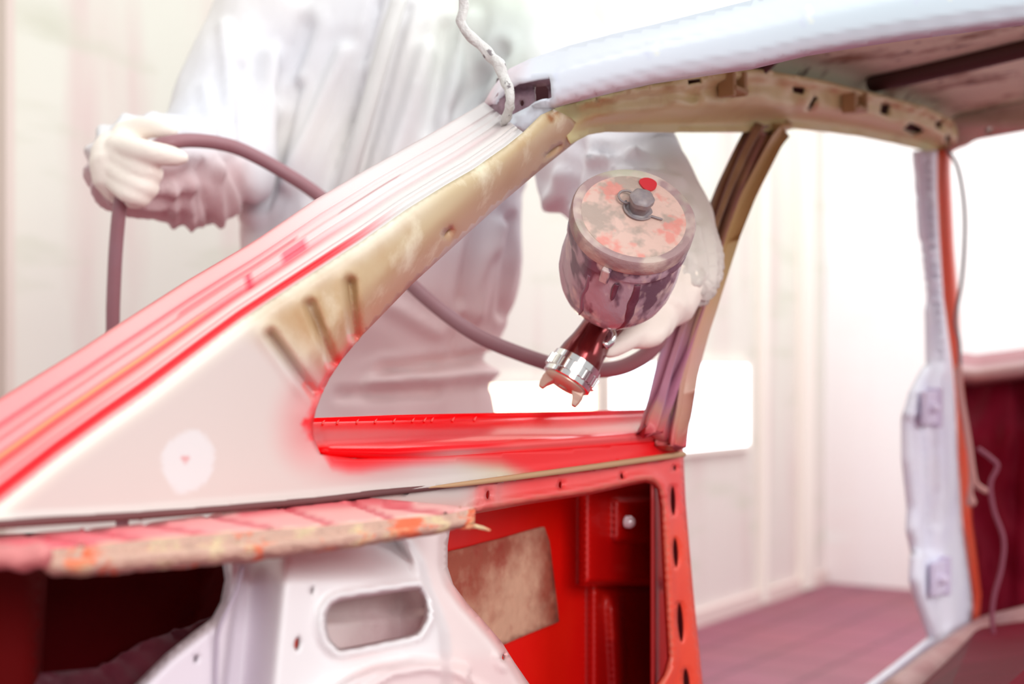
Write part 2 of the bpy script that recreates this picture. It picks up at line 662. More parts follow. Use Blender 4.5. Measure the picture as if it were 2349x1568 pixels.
WK = 6.58                                    # end wall plane FWD.p = WK
base = Vector((0, WC / SL, 0))
corner = base + FWD * (WK - base.dot(FWD))


def slab(name, a, b, out, zlo, zhi, m, th=0.12):
    bm = bmesh.new()
    a, b, out = Vector(a), Vector(b), Vector(out)
    vs = []
    for p in (a, b, b + out * th, a + out * th):
        vs.append((bm.verts.new((p.x, p.y, zlo)), bm.verts.new((p.x, p.y, zhi))))
    for i in range(4):
        j = (i + 1) % 4
        bm.faces.new((vs[i][0], vs[j][0], vs[j][1], vs[i][1]))
    bm.faces.new([v[0] for v in vs])
    bm.faces.new([v[1] for v in vs])
    return tag(mesh_obj(name, bm, m), kind='structure')


slab('wall_left', corner - FWD * 7.2, corner, -NRM, 0, 3.4, M_WALL)
slab('wall_back', corner - NRM * 0.12, corner + NRM * 5.0, FWD, 0, 3.4, M_WALL2)
bm = bmesh.new()
box(bm, (0.6, 3.2, -0.05), (5.5, 0, 0), (0, 5.8, 0), (0, 0, 0.05))
tag(mesh_obj('floor', bm, M_FLOOR), kind='structure')


def wall_t(px):                              # distance along the side wall from the corner
    p = WL(px, 900)
    return (Vector((p.x, p.y, 0)) - corner).dot(FWD)


def wall_window(name, corners, warm):
    """A lit window let into the side wall: bright panes behind a shallow frame."""
    zs = [WL(*c).z for c in corners]
    t0, t1 = wall_t(corners[0][0]), wall_t(corners[1][0])
    z1 = (WL(*corners[0]).z + WL(*corners[1]).z) / 2
    z0 = (WL(*corners[2]).z + WL(*corners[3]).z) / 2
    root = bpy.data.objects.new(name, None)
    COL.objects.link(root)
    c = corner + FWD * (t0 + t1) / 2
    root.location = (c.x, c.y, z0)
    tag(root, kind='structure')
    def P(t, z, d):
        q = corner + FWD * t + NRM * d
        return Vector((q.x, q.y, z))
    bm = bmesh.new()
    box(bm, P((t0 + t1) / 2, (z0 + z1) / 2, 0.012), FWD * (t1 - t0) / 2, Vector((0, 0, (z1 - z0) / 2)), NRM * 0.006)
    mesh_obj('window_pane', bm, warm, root)
    bm = bmesh.new()
    e = 0.022
    for (ta, tb, za, zb) in ((t0 - e, t1 + e, z1, z1 + e), (t0 - e, t1 + e, z0 - e, z0), (t0 - e, t0, z0, z1), (t1, t1 + e, z0, z1)):
        box(bm, P((ta + tb) / 2, (za + zb) / 2, 0.014), FWD * (tb - ta) / 2, Vector((0, 0, (zb - za) / 2)), NRM * 0.012)
    mesh_obj('window_frame', bm, M_TRIM, root)
    return root


M_LITW = emis('lit_window_warm', (255, 244, 214), 4.5)
M_LITC = emis('lit_window_cool', (232, 246, 255), 4.5)
wall_window('window_1', ((1050, 893), (1352, 872), (1352, 1085), (1050, 1075)), M_LITW)
wall_window('window_2', ((1388, 858), (1706, 818), (1706, 996), (1388, 1075)), M_LITC)


def wall_post(name, px0, px1, d, m):
    t0, t1 = wall_t(px0), wall_t(px1)
    bm = bmesh.new()
    q = corner + FWD * (t0 + t1) / 2 + NRM * d / 2
    box(bm, (q.x, q.y, 1.7), FWD * abs(t1 - t0) / 2, NRM * d / 2, Vector((0, 0, 1.69)))
    tag(mesh_obj(name, bm, m), kind='structure')


wall_post('trim_1', 1826, 1850, 0.04, M_TRIM)
wall_post('trim_2', 1735, 1748, 0.03, M_TRIM)
wall_post('trim_3', -8, 12, 0.03, mat('grey_wall_joint', (220, 206, 196), rough=0.6))
bm = bmesh.new()
q = corner - FWD * 3.6 + NRM * 0.012
box(bm, (q.x, q.y, 0.03), FWD * 3.58, NRM * 0.012, Vector((0, 0, 0.03)))
tag(mesh_obj('baseboard_left', bm, mat('dusty_baseboard', (226, 204, 198), rough=0.6)), kind='structure')

# ------------------------------------------------------------------ the car shell
CARP = CAR(0.0, 0.3, 0)
car = empty('car_body', (CARP.x, CARP.y, 0), 'stripped car body shell in white primer and fresh red paint, seen from its open rear', 'car')

PRIMER, RED, TAN = (207, 197, 191), (238, 8, 20), (200, 180, 142)

# --- inner face of the rear pillar with the quarter below the side window
edge_in = [(-70, 1200), (0, 1147), (128, 1045), (234, 968), (332, 900), (440, 818), (550, 735), (640, 675), (728, 618), (830, 552), (932, 480),
           (1019, 426), (1085, 388), (1162, 334), (1200, 303), (1240, 264), (1271, 250)]
win_edge = [(1352, 308), (1330, 318), (1250, 381), (1150, 466), (1050, 556), (945, 652), (880, 719), (830, 770), (785, 824), (757, 866), (738, 905),
            (725, 940), (718, 972), (719, 1000)]
crease = [(-70, 1204), (0, 1198), (300, 1180), (680, 1148), (900, 1126), (1050, 1110), (1300, 1078), (1566, 1041)]
r5 = [(735, 1042), (820, 1052), (960, 1050), (1100, 1041), (1300, 1028), (1560, 1008)]
ribs = [((621, 768), (716, 898)), ((711, 700), (764, 828)), ((803, 648), (815, 770))]
win_s = [tuple(p) for p in catmull(win_edge, 4)]


def pillar_o(px, py):
    d = dpoly(px, py, win_s)
    o = -0.030 * max(0, 1 - d / 75) ** 2 * (1 - 0.85 * sst(880, 955, py))
    d2 = dpoly(px, py, edge_in)
    o += -0.006 * max(0, 1 - d2 / 30) ** 2
    o += 0.010 * sst(250, 900, px) * sst(1100, 500, py)
    for a, b in ribs:
        d = dseg(px, py, a, b)
        o += -0.0115 * math.exp(-(d / 10.5) ** 2) + 0.0016 * math.exp(-((d - 24) / 9) ** 2)
    for (x, y, r) in ((1028, 533, 9), (1270, 346, 12)):
        d = math.hypot(px - x, py - y)
        o -= 0.003 * math.exp(-(d / (r * 1.8)) ** 2)
    o += 0.004 * math.exp(-((py - interp(crease, px)) / 10) ** 2)
    return o


def pillar_c(px, py):
    v = py - (715 + (px - 560) * 0.62)
    t = sst(-70, 90, v)
    if px > 900 and py < 700:
        t = 0
    c = mixc(TAN, PRIMER, t)
    c = mixc(c, (196, 152, 122), 0.6 * sst(85, 20, dpoly(px, py, win_s)) * sst(860, 700, py))     # browner towards the window edge
    c = mixc(c, (236, 232, 216), 0.8 * sst(60, 8, dpoly(px, py, edge_in)) * sst(1060, 900, px))
    # red overspray round the window corner and along the belt
    r = 0.85 * sst(26, 2, dpoly(px, py, win_s)) * sst(720, 880, py)
    r = max(r, 0.28 * sst(120, 0, dpoly(px, py, win_s)) * sst(760, 950, py))
    edge = interp([(a, b) for a, b in r5], px)
    if px > 690 and py > 960:
        low = interp([(700, 985), (722, 1015), (760, 1070), (800, 1080), (830, 1080), (950, 1062), (1050, 1052), (1150, 1062), (1230, 1095), (1566, 1085)], px)
        r = max(r, sst(low + 25, low - 30, py))
        r = max(r, 0.35 * math.exp(-((px - 840) / 120) ** 2) * sst(1130, 1040, py))
    if px > 1180 and py > 960:
        r = max(r, 0.45 * sst(1180, 1280, px))
    c = mixc(c, RED, min(1, r))
    d = math.hypot((px - 432) / 62, (py - 1060 + (px - 432) * 0.1) / 72) + 0.16 * noise.noise(Vector((px / 40, py / 40, 3)))
    c = mixc(c, (216, 217, 217), 0.9 * sst(1.02, 0.9, d))
    c = mixc(c, (206, 110, 110), sst(9, 3, math.hypot(px - 425, (py - 1053) * 1.1)))
    c = mixc(c, (150, 88, 50), 0.75 * sst(0.2, 0.5, noise.noise(Vector((px / 22, py / 16, 7))) + 0.75 - dseg(px, py, (1262, 268), (1320, 252)) / 16))
    for a, b in (((706, 885), (735, 925)), ((757, 840), (772, 868)), ((808, 775), (818, 800))):
        c = mixc(c, (240, 110, 104), 0.6 * sst(8, 2, abs(dseg(px, py, a, b) - 9)) * (1 if py > a[1] - 10 else 0))
    return tuple(c) + ((1 - t) * (1 - min(1, r * 2)),)


out = ([p for p in edge_in] + [(1310, 270)] + win_edge + r5 + [(1566, 1041)] + list(reversed(crease[:-1])))
ex = []
for a, b in ribs:
    L = math.hypot(b[0] - a[0], b[1] - a[1])
    nx, ny = -(b[1] - a[1]) / L, (b[0] - a[0]) / L
    for k in range(-3, int(L / 5) + 4):
        for s in (-22, -16.5, -11, -5.5, 0.1, 5.5, 11, 16.5, 22):
            t = k * 5 / L
            ex.append((a[0] + (b[0] - a[0]) * t + nx * s, a[1] + (b[1] - a[1]) * t + ny * s))
hole = lambda x, y, rx, ry, ang=0, n=14: [(x + rx * math.cos(2 * math.pi * k / n) * math.cos(ang) - ry * math.sin(2 * math.pi * k / n) * math.sin(ang),
                                          y + rx * math.cos(2 * math.pi * k / n) * math.sin(ang) + ry * math.sin(2 * math.pi * k / n) * math.cos(ang)) for k in range(n)]


def mixmat_tan():
    return M_TAN


rp = sheet('rear_pillar', out, S, M_TAN, pillar_o, holes=[hole(1028, 534, 13, 5, -0.9), hole(1270, 346, 24, 5, -0.66)], step=10, thick=0.006,
           col=pillar_c, parent=car, extra=ex)
# closing panel behind the pillar's holes
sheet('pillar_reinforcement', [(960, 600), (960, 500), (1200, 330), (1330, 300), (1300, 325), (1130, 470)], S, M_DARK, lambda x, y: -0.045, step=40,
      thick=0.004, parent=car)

# --- rear screen channel running down the pillar (outer edge -> inner edge)
edge_out = [(-70, 958), (0, 912), (189, 797), (271, 743), (430, 642), (562, 565), (600, 541), (720, 459), (837, 390), (965, 319), (1085, 250), (1111, 234)]


def resample(pts, n):
    P = [Vector(p) for p in pts]
    L = [0]
    for a, b in zip(P, P[1:]):
        L.append(L[-1] + (b - a).length)
    res = []
    for k in range(n):
        s = L[-1] * k / (n - 1)
        i = 0
        while i < len(L) - 2 and L[i + 1] < s:
            i += 1
        t = (s - L[i]) / (L[i + 1] - L[i])
        res.append(P[i].lerp(P[i + 1], t))
    return res


NT = 90
eo, ei = resample(edge_out, NT), resample(edge_in[:-2], NT)
prof = [(0, -0.115), (0.02, -0.104), (0.05, -0.098), (0.24, -0.083), (0.26, -0.0835), (0.30, -0.0825), (0.32, -0.078), (0.40, -0.071), (0.42, -0.064),
        (0.52, -0.057), (0.55, -0.0575), (0.62, -0.0555), (0.66, -0.046), (0.70, -0.038), (0.84, -0.024), (0.87, -0.0255), (0.93, -0.022), (0.96, -0.010), (1.0, -0.004)]
fr = sorted(set([p[0] for p in prof] + [i / 40 for i in range(41)]))
rails, cols = [], []
for f in fr:
    r = []
    for k in range(NT):
        q = eo[k].lerp(ei[k], f)
        r.append(S(q.x, q.y, interp(prof, f)))
        t = k / (NT - 1)
        up = sst(0.42, 0.80, t)
        near = sst(0.40, 0.05, t)
        body = mixc((238, 170, 168), (224, 219, 217), up)
        body = mixc(body, (244, 120, 124), 0.55 * near)
        lines = (sst(0.035, 0.012, f) * 0.8 + 0.45 * math.exp(-((f - 0.27) / 0.035) ** 2) + 0.4 * math.exp(-((f - 0.41) / 0.02) ** 2)
                 + 0.75 * math.exp(-((f - 0.63) / 0.055) ** 2))
        lines *= (1 - 0.88 * up)
        edge_red = 1.0 * sst(0.84, 0.88, f) * sst(0.985, 0.95, f) * sst(0.80, 0.62, t)
        c = mixc(body, (242, 52, 66), min(1, lines))
        c = mixc(c, (238, 20, 36), min(1, edge_red))
        c = mixc(c, (250, 168, 84), 0.8 * math.exp(-((f - 0.575) / 0.022) ** 2) * sst(0.47, 0.40, t) * sst(-0.1, 0.1, t))
        c = mixc(c, (246, 232, 226), 0.7 * math.exp(-((f - 0.77) / 0.07) ** 2) * sst(0.2, 0.5, t))
        # bare stretch with brush marks near the top
        c = mixc(c, (198, 192, 190), 0.6 * sst(0.93, 0.99, t) * sst(0.75, 0.6, f))
        # loose sealer, scratches
        if 0.585 < t < 0.64 and 0.44 < f < 0.62:
            c = mixc(c, (228, 30, 60), 0.55)
        if 0.52 < t < 0.535 and 0.42 < f < 0.66:
            c = mixc(c, (206, 24, 60), 0.8)
        if 0.40 < t < 0.62 and abs(f - 0.36) < 0.018:
            c = mixc(c, (214, 90, 100), 0.7)
        if 0.70 < t < 0.82 and abs(f - 0.40) < 0.016:
            c = mixc(c, (198, 130, 134), 0.8)
        cols.append(c)
    rails.append(r)
loft('screen_channel', rails, M_CHANNEL, car, 0.004, cols)

# --- rear roof edge, pale blue white, with the open slot at its corner
low = [(1271, 248), (1298, 240), (1405, 213), (1500, 192), (1725, 159), (1849, 129), (1980, 107), (2068, 94), (2349, 58), (2420, 50)]
top = [(2420, -150), (2349, -128), (2100, -84), (1900, -42), (1720, 1), (1600, 31), (1500, 56), (1400, 79), (1305, 104), (1213, 136), (1168, 158), (1145, 181), (1128, 205), (1111, 234)]
topline = sorted(top)
lowline = sorted(low)
slot = [(1140, 240), (1143, 226), (1160, 208), (1175, 196), (1187, 188), (1234, 178), (1260, 175), (1263, 192), (1265, 224), (1251, 231), (1213, 244), (1177, 262), (1160, 264)]


def head_o(px, py):
    yt, yb = interp(topline, px), interp(lowline, max(px, 1271))
    v = max(0, min(1, (yb - py) / max(20, yb - yt)))
    f = 0.05 * sst(1200, 1110, px) + 0.035 * v ** 3 + 0.012 * sst(0.12, 0, v)
    f += 0.004 * sst(0.62, 0.70, v) + 0.0035 * sst(0.25, 0.18, v)
    return f


def head_c(px, py):
    c = mixc((225, 231, 242), (211, 226, 235), sst(1300, 2100, px))
    c = mixc(c, (246, 196, 212), 0.8 * sst(1240, 1130, px) * sst(240, 130, py) * sst(100, 50, abs(px - 1150)))
    c = mixc(c, (240, 150, 160), 0.6 * sst(1150, 1112, px))
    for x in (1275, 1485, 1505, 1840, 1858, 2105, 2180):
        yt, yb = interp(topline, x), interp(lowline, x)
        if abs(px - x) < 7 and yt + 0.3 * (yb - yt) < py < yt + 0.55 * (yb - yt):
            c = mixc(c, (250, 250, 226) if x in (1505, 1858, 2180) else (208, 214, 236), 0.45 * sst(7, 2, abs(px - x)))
    return c


sheet('roof_rear_edge', [(1111, 234)] + [(1200, 303), (1240, 264)] + low + top[:-1], H, M_ROOF, head_o, holes=[slot], step=12, thick=0.003, col=head_c, parent=car)
cb = sheet('corner_bracket', [(1120, 250), (1140, 215), (1175, 180), (1275, 168), (1280, 235), (1215, 262), (1165, 290)], H, M_BRACKET,
           lambda x, y: 0.036 + 0.016 * sst(1150, 1120, x) + 0.01 * math.exp(-((y - 200) / 8) ** 2), holes=[hole(1196, 236, 6, 7.5), [(1226, 200), (1252, 197), (1258, 205), (1258, 228), (1226, 240)]], step=10, thick=0.003, parent=car)
sheet('bracket_backing', [(1120, 270), (1140, 180), (1290, 160), (1290, 260)], H, M_DARK, lambda x, y: 0.10, step=30, thick=0.003, parent=cb)  # dark sheet standing in for shade behind the bracket


# --- roof skin, inside face with bows
def roof_z(t, f):
    z = interp([(-0.1, 1.262), (0.05, 1.298), (0.14, 1.335), (0.30, 1.374), (0.51, 1.400), (0.85, 1.432), (1.20, 1.450), (1.38, 1.454)], f)
    return z + 0.05 * sst(-0.1, 0.5, t) - 0.05 * sst(0.03, -0.035, t)


rails = []
for i in range(26):
    f = 0.05 + (1.37 - 0.05) * i / 25
    tt = [-0.035 + 0.0085 * j for j in range(10)] + [0.05 + 1.05 * j / 28 for j in range(29)]
    rails.append([CAR(t, f, roof_z(t, f)) for t in tt])
loft('roof_skin', rails, M_LINING, car, 0.004)
for f in (0.42, 0.87):
    bm = bmesh.new()
    pts = []
    for j in range(25):
        t = 0.035 + 1.0 * j / 24
        pts.append(CAR(t, f, roof_z(t, f) - (0.010 if f > 0.5 else 0.002) - (0.0 if f > 0.5 else 0.035) * sst(0.06, 0.0, t - 0.035)))
    add_tube(bm, pts, [0.014 if f > 0.5 else 0.010] * len(pts), 10)
    mesh_obj('roof_bow', bm, M_BOW, car, True)

# --- side roof rail (old cream paint, pierced)
rail_top = [(1271, 250), (1298, 241), (1405, 214), (1500, 193), (1640, 168), (1725, 157), (1760, 161), (1900, 186), (1950, 200), (2040, 222), (2130, 247), (2185, 276)]
rail_bot = [(1310, 330), (1352, 308), (1372, 303), (1400, 301), (1500, 301), (1600, 303), (1706, 303), (1800, 300), (1822, 294), (1900, 302), (1980, 313), (2060, 330), (2120, 344), (2175, 352)]


def rail_o(px, py):
    yt, yb = interp(rail_top, px), interp(rail_bot, px)
    v = max(0, min(1, (yb - py) / max(10, yb - yt)))
    o = 0.042 * sst(0.16, 0.50, v) + 0.012 * sst(0.80, 0.86, v) - 0.004 * math.exp(-((v - 0.12) / 0.05) ** 2)
    o *= sst(1290, 1420, px)
    for x in (1560, 1700, 1820, 1960, 2090):
        o += 0.006 * sst(60, 30, abs(px - x - 20)) * sst(0.48, 0.58, v)
    for (x, y) in ((1585, 222), (1690, 200), (1820, 222), (1955, 235)):
        o -= 0.012 * math.exp(-((px - x) / 18) ** 2 - ((py - y) / 13) ** 2)
    return o - 0.004


rh = [[(1578, 184), (1609, 179), (1611, 191), (1580, 197)], [(1818, 199), (1848, 203), (1845, 217), (1820, 213)], [(1850, 252), (1869, 219), (1878, 224), (1860, 255)],
      [(2022, 238), (2042, 242), (2038, 264), (2019, 260)], [(2070, 298), (2088, 281), (2110, 291), (2122, 302), (2096, 312)], [(2148, 278), (2162, 280), (2158, 296), (2146, 292)], [(2170, 308), (2184, 312), (2180, 332), (2168, 326)]]
sheet('roof_rail', rail_top + [(2198, 300), (2192, 335), (2175, 352)] + list(reversed(rail_bot[:-1])), S, M_RAIL, rail_o, holes=rh, step=10, thick=0.002, parent=car)
for x0, y0 in ((1682, 196), (1962, 238)):
    bm = bmesh.new()
    for dx in (-14, 12):
        box(bm, S(x0 + dx, y0 - 2, 0.050), FWD * 0.004, Vector((0, 0, 0.014)), NRM * 0.010)
    box(bm, S(x0, y0 + 12, 0.050), FWD * 0.018, Vector((0, 0, 0.003)), NRM * 0.012)
    box(bm, S(x0, y0 - 4, 0.046), FWD * 0.010, Vector((0, 0, 0.010)), NRM * 0.004)
    mesh_obj('bow_socket', bm, mat('brown_bow_socket', (178, 148, 104), rough=0.5), car, False, 0.0015)
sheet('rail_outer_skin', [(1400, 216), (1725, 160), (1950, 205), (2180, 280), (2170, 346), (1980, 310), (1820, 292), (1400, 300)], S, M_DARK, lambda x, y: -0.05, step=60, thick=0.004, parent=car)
sheet('rail_cavity', [(1540, 190), (1640, 178), (1725, 168), (1760, 171), (1900, 196), (2040, 232), (2130, 258), (2175, 285), (2175, 325), (2110, 306), (2050, 288), (1900, 250), (1760, 230), (1540, 226)], S, M_DARK, lambda x, y: 0.018 - 0.012 * sst(2040, 2140, x), step=30, thick=0.003, parent=car)  # dark sheet standing in for shade behind the rail holes
# windscreen header
sheet('windscreen_header', [(2170, 262), (2249, 246), (2349, 224), (2420, 210), (2420, 290), (2349, 301), (2247, 319), (2188, 340), (2165, 352)], H,
      mat('dusty_brown_header', (222, 200, 184), rough=0.5, spots=(170, 126, 112, 0.6), spot_scale=10), lambda x, y: 1.36 - 0.02 * math.exp(-((y - 285) / 20) ** 2),
      holes=[hole(2267, 298, 9, 8)], step=12, thick=0.02, parent=car)
sheet('header_backing', [(2200, 270), (2349, 240), (2349, 292), (2210, 320)], H, M_DARK, lambda x, y: 1.40, step=40, thick=0.003, parent=car)  # dark sheet standing in for shade behind the header hole
# --- door pillar
pl = [(1716, 290), (1690, 345), (1660, 420), (1625, 520), (1600, 610), (1575, 690), (1550, 760), (1525, 830), (1500, 900), (1480, 942), (1470, 965)]
pr = [(1822, 284), (1795, 311), (1760, 370), (1720, 440), (1680, 530), (1655, 600), (1622, 700), (1602, 760), (1587, 820), (1576, 870), (1571, 940), (1568, 1010), (1568, 1042)]
NP = 50
el, er = resample(pl, NP), resample(pr, NP)
rails, cols = [], []
pf = [(0, -0.035), (0.10, -0.012), (0.14, 0.0), (0.34, 0.006), (0.40, -0.004), (0.62, -0.012), (0.70, 0.004), (0.74, 0.008), (0.96, 0.004), (1.0, -0.012)]
fr = sorted(set([p[0] for p in pf] + [i / 24 for i in range(25)]))
for f in fr:
    r = []
    for k in range(NP):
        q = el[k].lerp(er[k], f)
        t = k / (NP - 1)
        o = interp(pf, f) + 0.02 * sst(0.85, 1.0, t) * sst(1, 0.6, f)
        r.append(S(q.x, q.y, o))
        lowp = sst(0.42, 0.72, t)
        c = (206, 120, 160)
        c = mixc(c, mixc((150, 112, 84), (176, 120, 140), lowp), sst(0.08, 0.16, f))
        c = mixc(c, mixc((138, 112, 122), (178, 150, 186), lowp), sst(0.34, 0.42, f))
        c = mixc(c, mixc((202, 168, 118), (206, 160, 146), lowp), sst(0.64, 0.72, f))
        c = mixc(c, (224, 60, 84), 0.8 * sst(0.90, 1.0, t))
        c = mixc(c, (226, 140, 122), 0.7 * sst(0.88, 0.94, t) * sst(0.75, 0.9, f))
        c = mixc(c, (70, 48, 36), sst(7, 3, math.hypot(q.x - 1648, q.y - 610)))
        cols.append(c)
    rails.append(r)
loft('door_pillar', rails, M_PILLAR, car, 0.02, cols)

# --- wet red window ledge
R = [
    ([(712, 958), (900, 951), (1100, 947), (1300, 943), (1478, 938), (1530, 937)], -0.076),
    ([(712, 966), (900, 962), (1100, 957), (1300, 953), (1480, 947), (1534, 945)], -0.075),
    ([(712, 972), (900, 968), (1100, 963), (1300, 959), (1484, 952), (1540, 950)], -0.073),
    ([(712, 980), (900, 976), (1100, 972), (1300, 967), (1490, 958), (1545, 956)], -0.064),
    ([(712, 991), (900, 988), (1100, 983), (1300, 977), (1500, 965), (1550, 962)], -0.044),
    ([(713, 1004), (900, 1003), (1100, 997), (1300, 987), (1512, 974), (1556, 970)], -0.020),
    ([(715, 1018), (900, 1020), (1100, 1011), (1300, 999), (1520, 984), (1560, 980)], -0.004),
    ([(722, 1032), (900, 1036), (1100, 1025), (1300, 1011), (1524, 993), (1563, 990)], 0.002),
    ([(728, 1039), (900, 1046), (1100, 1033), (1300, 1020), (1526, 1001), (1566, 999)], 0.000),
    ([(735, 1046), (900, 1056), (1100, 1046), (1300, 1034), (1530, 1014), (1568, 1011)], -0.004),
]
rails, cols = [], []
for (pts, o) in R:
    q = resample(pts, 80)
    idx = len(rails)
    rails.append([S(v.x, v.y, o - (0.010 * sst(750, 712, v.x) if idx >= 4 else 0)) for v in q])
    for v in q:
        c = (240, 2, 12)
        c = mixc(c, (226, 52, 74), 0.7 * sst(1150, 1500, v.x) * (1 if idx < 9 else 0.6))
        c = mixc(c, (240, 128, 122), 0.7 * sst(1080, 1200, v.x) * (1 if idx in (7, 8) else 0))  # pinkish highlight along the second ridge, painted into the red
        c = mixc(c, PRIMER, 0.85 * math.exp(-((v.x - 1050) / 110) ** 2) * sst(6.2, 8.5, idx))
        c = mixc(c, (236, 172, 160), 0.6 * sst(1535, 1566, v.x))
        cols.append(c)
led = loft('window_ledge', rails, M_GLOSSRED, car, 0.004, cols)
m = led.modifiers.new('round', 'SUBSURF')
m.levels = m.render_levels = 2
led.modifiers.move(1, 0)
bm = bmesh.new()
for x in (742, 775, 820, 862, 905, 948, 975, 992, 1040, 1090):
    y = interp([(712, 969), (900, 964), (1100, 960)], x)
    add_tube(bm, [S(x - 2, y + 3, -0.070), S(x, y - 1, -0.073), S(x + 3, y - 5, -0.075)], [0.0011, 0.0009, 0.0003], 6)
mesh_obj('weld_nib', bm, mat('red_weld_nib', (246, 70, 64), rough=0.4), led, True)['kind'] = 'stuff'

# --- inner side panel with the big opening, screw holes and slots
ihole = [(820, 1225), (1090, 1178), (1200, 1158), (1350, 1135), (1450, 1112), (1480, 1106), (1497, 1110), (1507, 1122), (1513, 1160), (1519, 1300), (1526, 1440), (1530, 1510),
         (1520, 1545), (1490, 1590), (1400, 1620), (820, 1700)]
slots = [hole(1545, 1148, 6.5, 34, -0.03, 16), hole(1551, 1267, 6.5, 34, -0.05, 16), hole(1562, 1427, 7.5, 46, -0.06, 16), hole(1576, 1566, 8, 34, -0.08, 16),
         hole(1120, 1134, 5, 10, 0.1), hole(1286, 1111, 4.5, 8, 0.1), hole(1427, 1091, 4, 7), hole(1549, 1073, 4, 6)]


def inner_o(px, py):
    o = -0.004
    d = dpoly(px, py, ihole[1:-1])
    o += 0.006 * math.exp(-((d - 14) / 9) ** 2) - 0.006 * sst(12, 0, d)
    o += 0.004 * sst(30, 16, abs(px - 1120)) * sst(40, 28, abs(py - 1134))
    o -= 0.02 * sst(1560, 1590, px - (py - 1050) * 0.085)
    return o


def inner_c(px, py):
    c = mixc(PRIMER, (240, 86, 84), sst(1040, 1220, px))
    c = mixc(c, (236, 50, 52), 0.6 * math.exp(-((px - 1230) / 60) ** 2) * sst(1150, 1090, py))
    c = mixc(c, (244, 82, 58), sst(1120, 1260, py))
    c = mixc(c, (236, 90, 90), 0.5 * sst(32, 14, dseg(px, py, (1115, 1120), (1110, 1160))))
    d = dpoly(px, py, ihole[1:-1])
    c = mixc(c, (212, 130, 108), 0.6 * sst(9, 5, abs(d - 8)) * sst(1000, 1200, px))
    return c


sheet('inner_side_panel', [(600, 1150), (900, 1128), (1050, 1112), (1300, 1080), (1568, 1043), (1573, 1150), (1590, 1350), (1616, 1610), (1590, 1760), (600, 1760)],
      S, M_INNER, inner_o, holes=[ihole] + slots, step=10, thick=0.002, col=inner_c, parent=car)
tube('sealer_bead', [S(960, 1120, 0.002), S(1000, 1116, 0.004), S(1050, 1111, 0.006), S(1200, 1092, 0.007), S(1400, 1065, 0.007), S(1568, 1041, 0.006)], 0.0034, M_BEAD, car, 8, 8, [0.0004, 0.0010, 0.0022, 0.0030, 0.0034, 0.0034])
tube('belt_groove', [S(-60, 1206, 0.002), S(150, 1192, 0.002), S(300, 1183, 0.002), S(500, 1167, 0.002), S(680, 1151, 0.002), S(760, 1143, 0.002), S(860, 1131, 0.002), S(960, 1120, 0.001), S(1060, 1108, 0.0), S(1110, 1101, -0.001)], 0.003, mat('belt_gap_shadow', (104, 62, 62), rough=0.7), car, 8)  # dark strip painted as the shadow gap along the crease


# outer skin seen through the opening
def skin_o(px, py):
    o = -0.135
    o += 0.05 * sst(1325, 1345, px) * sst(1345, 1335, py)
    o += 0.012 * sst(50, 42, abs(px - 1455)) * sst(52, 44, abs(py - 1193))
    o += 0.02 * sst(1345, 1362, px) * sst(1335, 1350, py)
    o += 0.012 * sst(22, 8, abs(px - 1410 - (py - 1400) * 0.05)) * sst(1350, 1400, py)
    return o


def skin_c(px, py):
    c = (226, 14, 4)
    c = mixc(c, (176, 0, 0), sst(1300, 1400, px))  # shade at the right of the opening, painted into the red
    c = mixc(c, (196, 60, 48), 0.35 * sst(10, 4, dseg(px, py, (1415, 1300), (1480, 1315))))
    c = mixc(c, (236, 60, 40), 0.5 * sst(14, 4, dseg(px, py, (1388, 1370), (1402, 1460))))
    return c


skin = sheet('outer_side_skin', [(800, 1100), (1540, 1040), (1570, 1300), (1600, 1640), (1560, 1780), (800, 1780)], S, M_DEEPRED, skin_o, step=9, thick=0.004, col=skin_c, parent=car)
sheet('sound_pad', [(960, 1290), (1028, 1267), (1137, 1239), (1249, 1208), (1261, 1242), (1272, 1330), (1283, 1425), (1220, 1450), (1162, 1475), (960, 1560)], S, M_MOTTLE,
      lambda x, y: -0.128 + 0.003 * noise.noise(Vector((x / 60, y / 60, 0))), step=14, thick=0.005, parent=car)
bc = S(1447, 1197, -0.064)
lathe('bolt', bc - NRM * 0.006, NRM, [(0, 0.0075), (0.006, 0.0075), (0.010, 0.005), (0.012, 0.001)], M_BOLT, car, 18)
for (a, b) in (((1500, 1050), (1532, 1700)),):
    loft('jamb_inner_wall', [[S(a[0], 1060 + 90 * k, -0.008) for k in range(9)], [S(a[0] + 14, 1060 + 90 * k, -0.13) for k in range(9)]], mat('dark_red_jamb', (150, 0, 0), rough=0.5), car, 0.004)
sheet('jamb_backing', [(1536, 1050), (1562, 1050), (1580, 1350), (1600, 1640), (1560, 1640), (1540, 1350)], S, M_MAROON, lambda x, y: -0.042, step=40, thick=0.003, parent=car)  # dark sheet standing in for shade inside the jamb slots

# --- parcel shelf remnant, horizontal, with ragged cut edge
ZS = 0.9


def T(px, py, o=0.0):
    p = W(px, py, (CAMZ - ZS) * FPX / (py - HY))
    return p + Vector((0, 0, o))


shelf_far = [(-70, 1232), (0, 1228), (300, 1203), (560, 1168), (680, 1154), (845, 1141)]
shelf_near = [(1085, 1163), (1012, 1181), (865, 1194), (756, 1206), (600, 1216), (426, 1230), (298, 1240), (183, 1252), (120, 1256), (85, 1262), (0, 1258), (-70, 1264)]
grooves = [((60, 1222), (215, 1250)), ((190, 1212), (345, 1240)), ((330, 1200), (500, 1228)), ((470, 1180), (640, 1213)), ((640, 1160), (770, 1204)), ((800, 1150), (905, 1190)), ((880, 1158), (1040, 1178))]


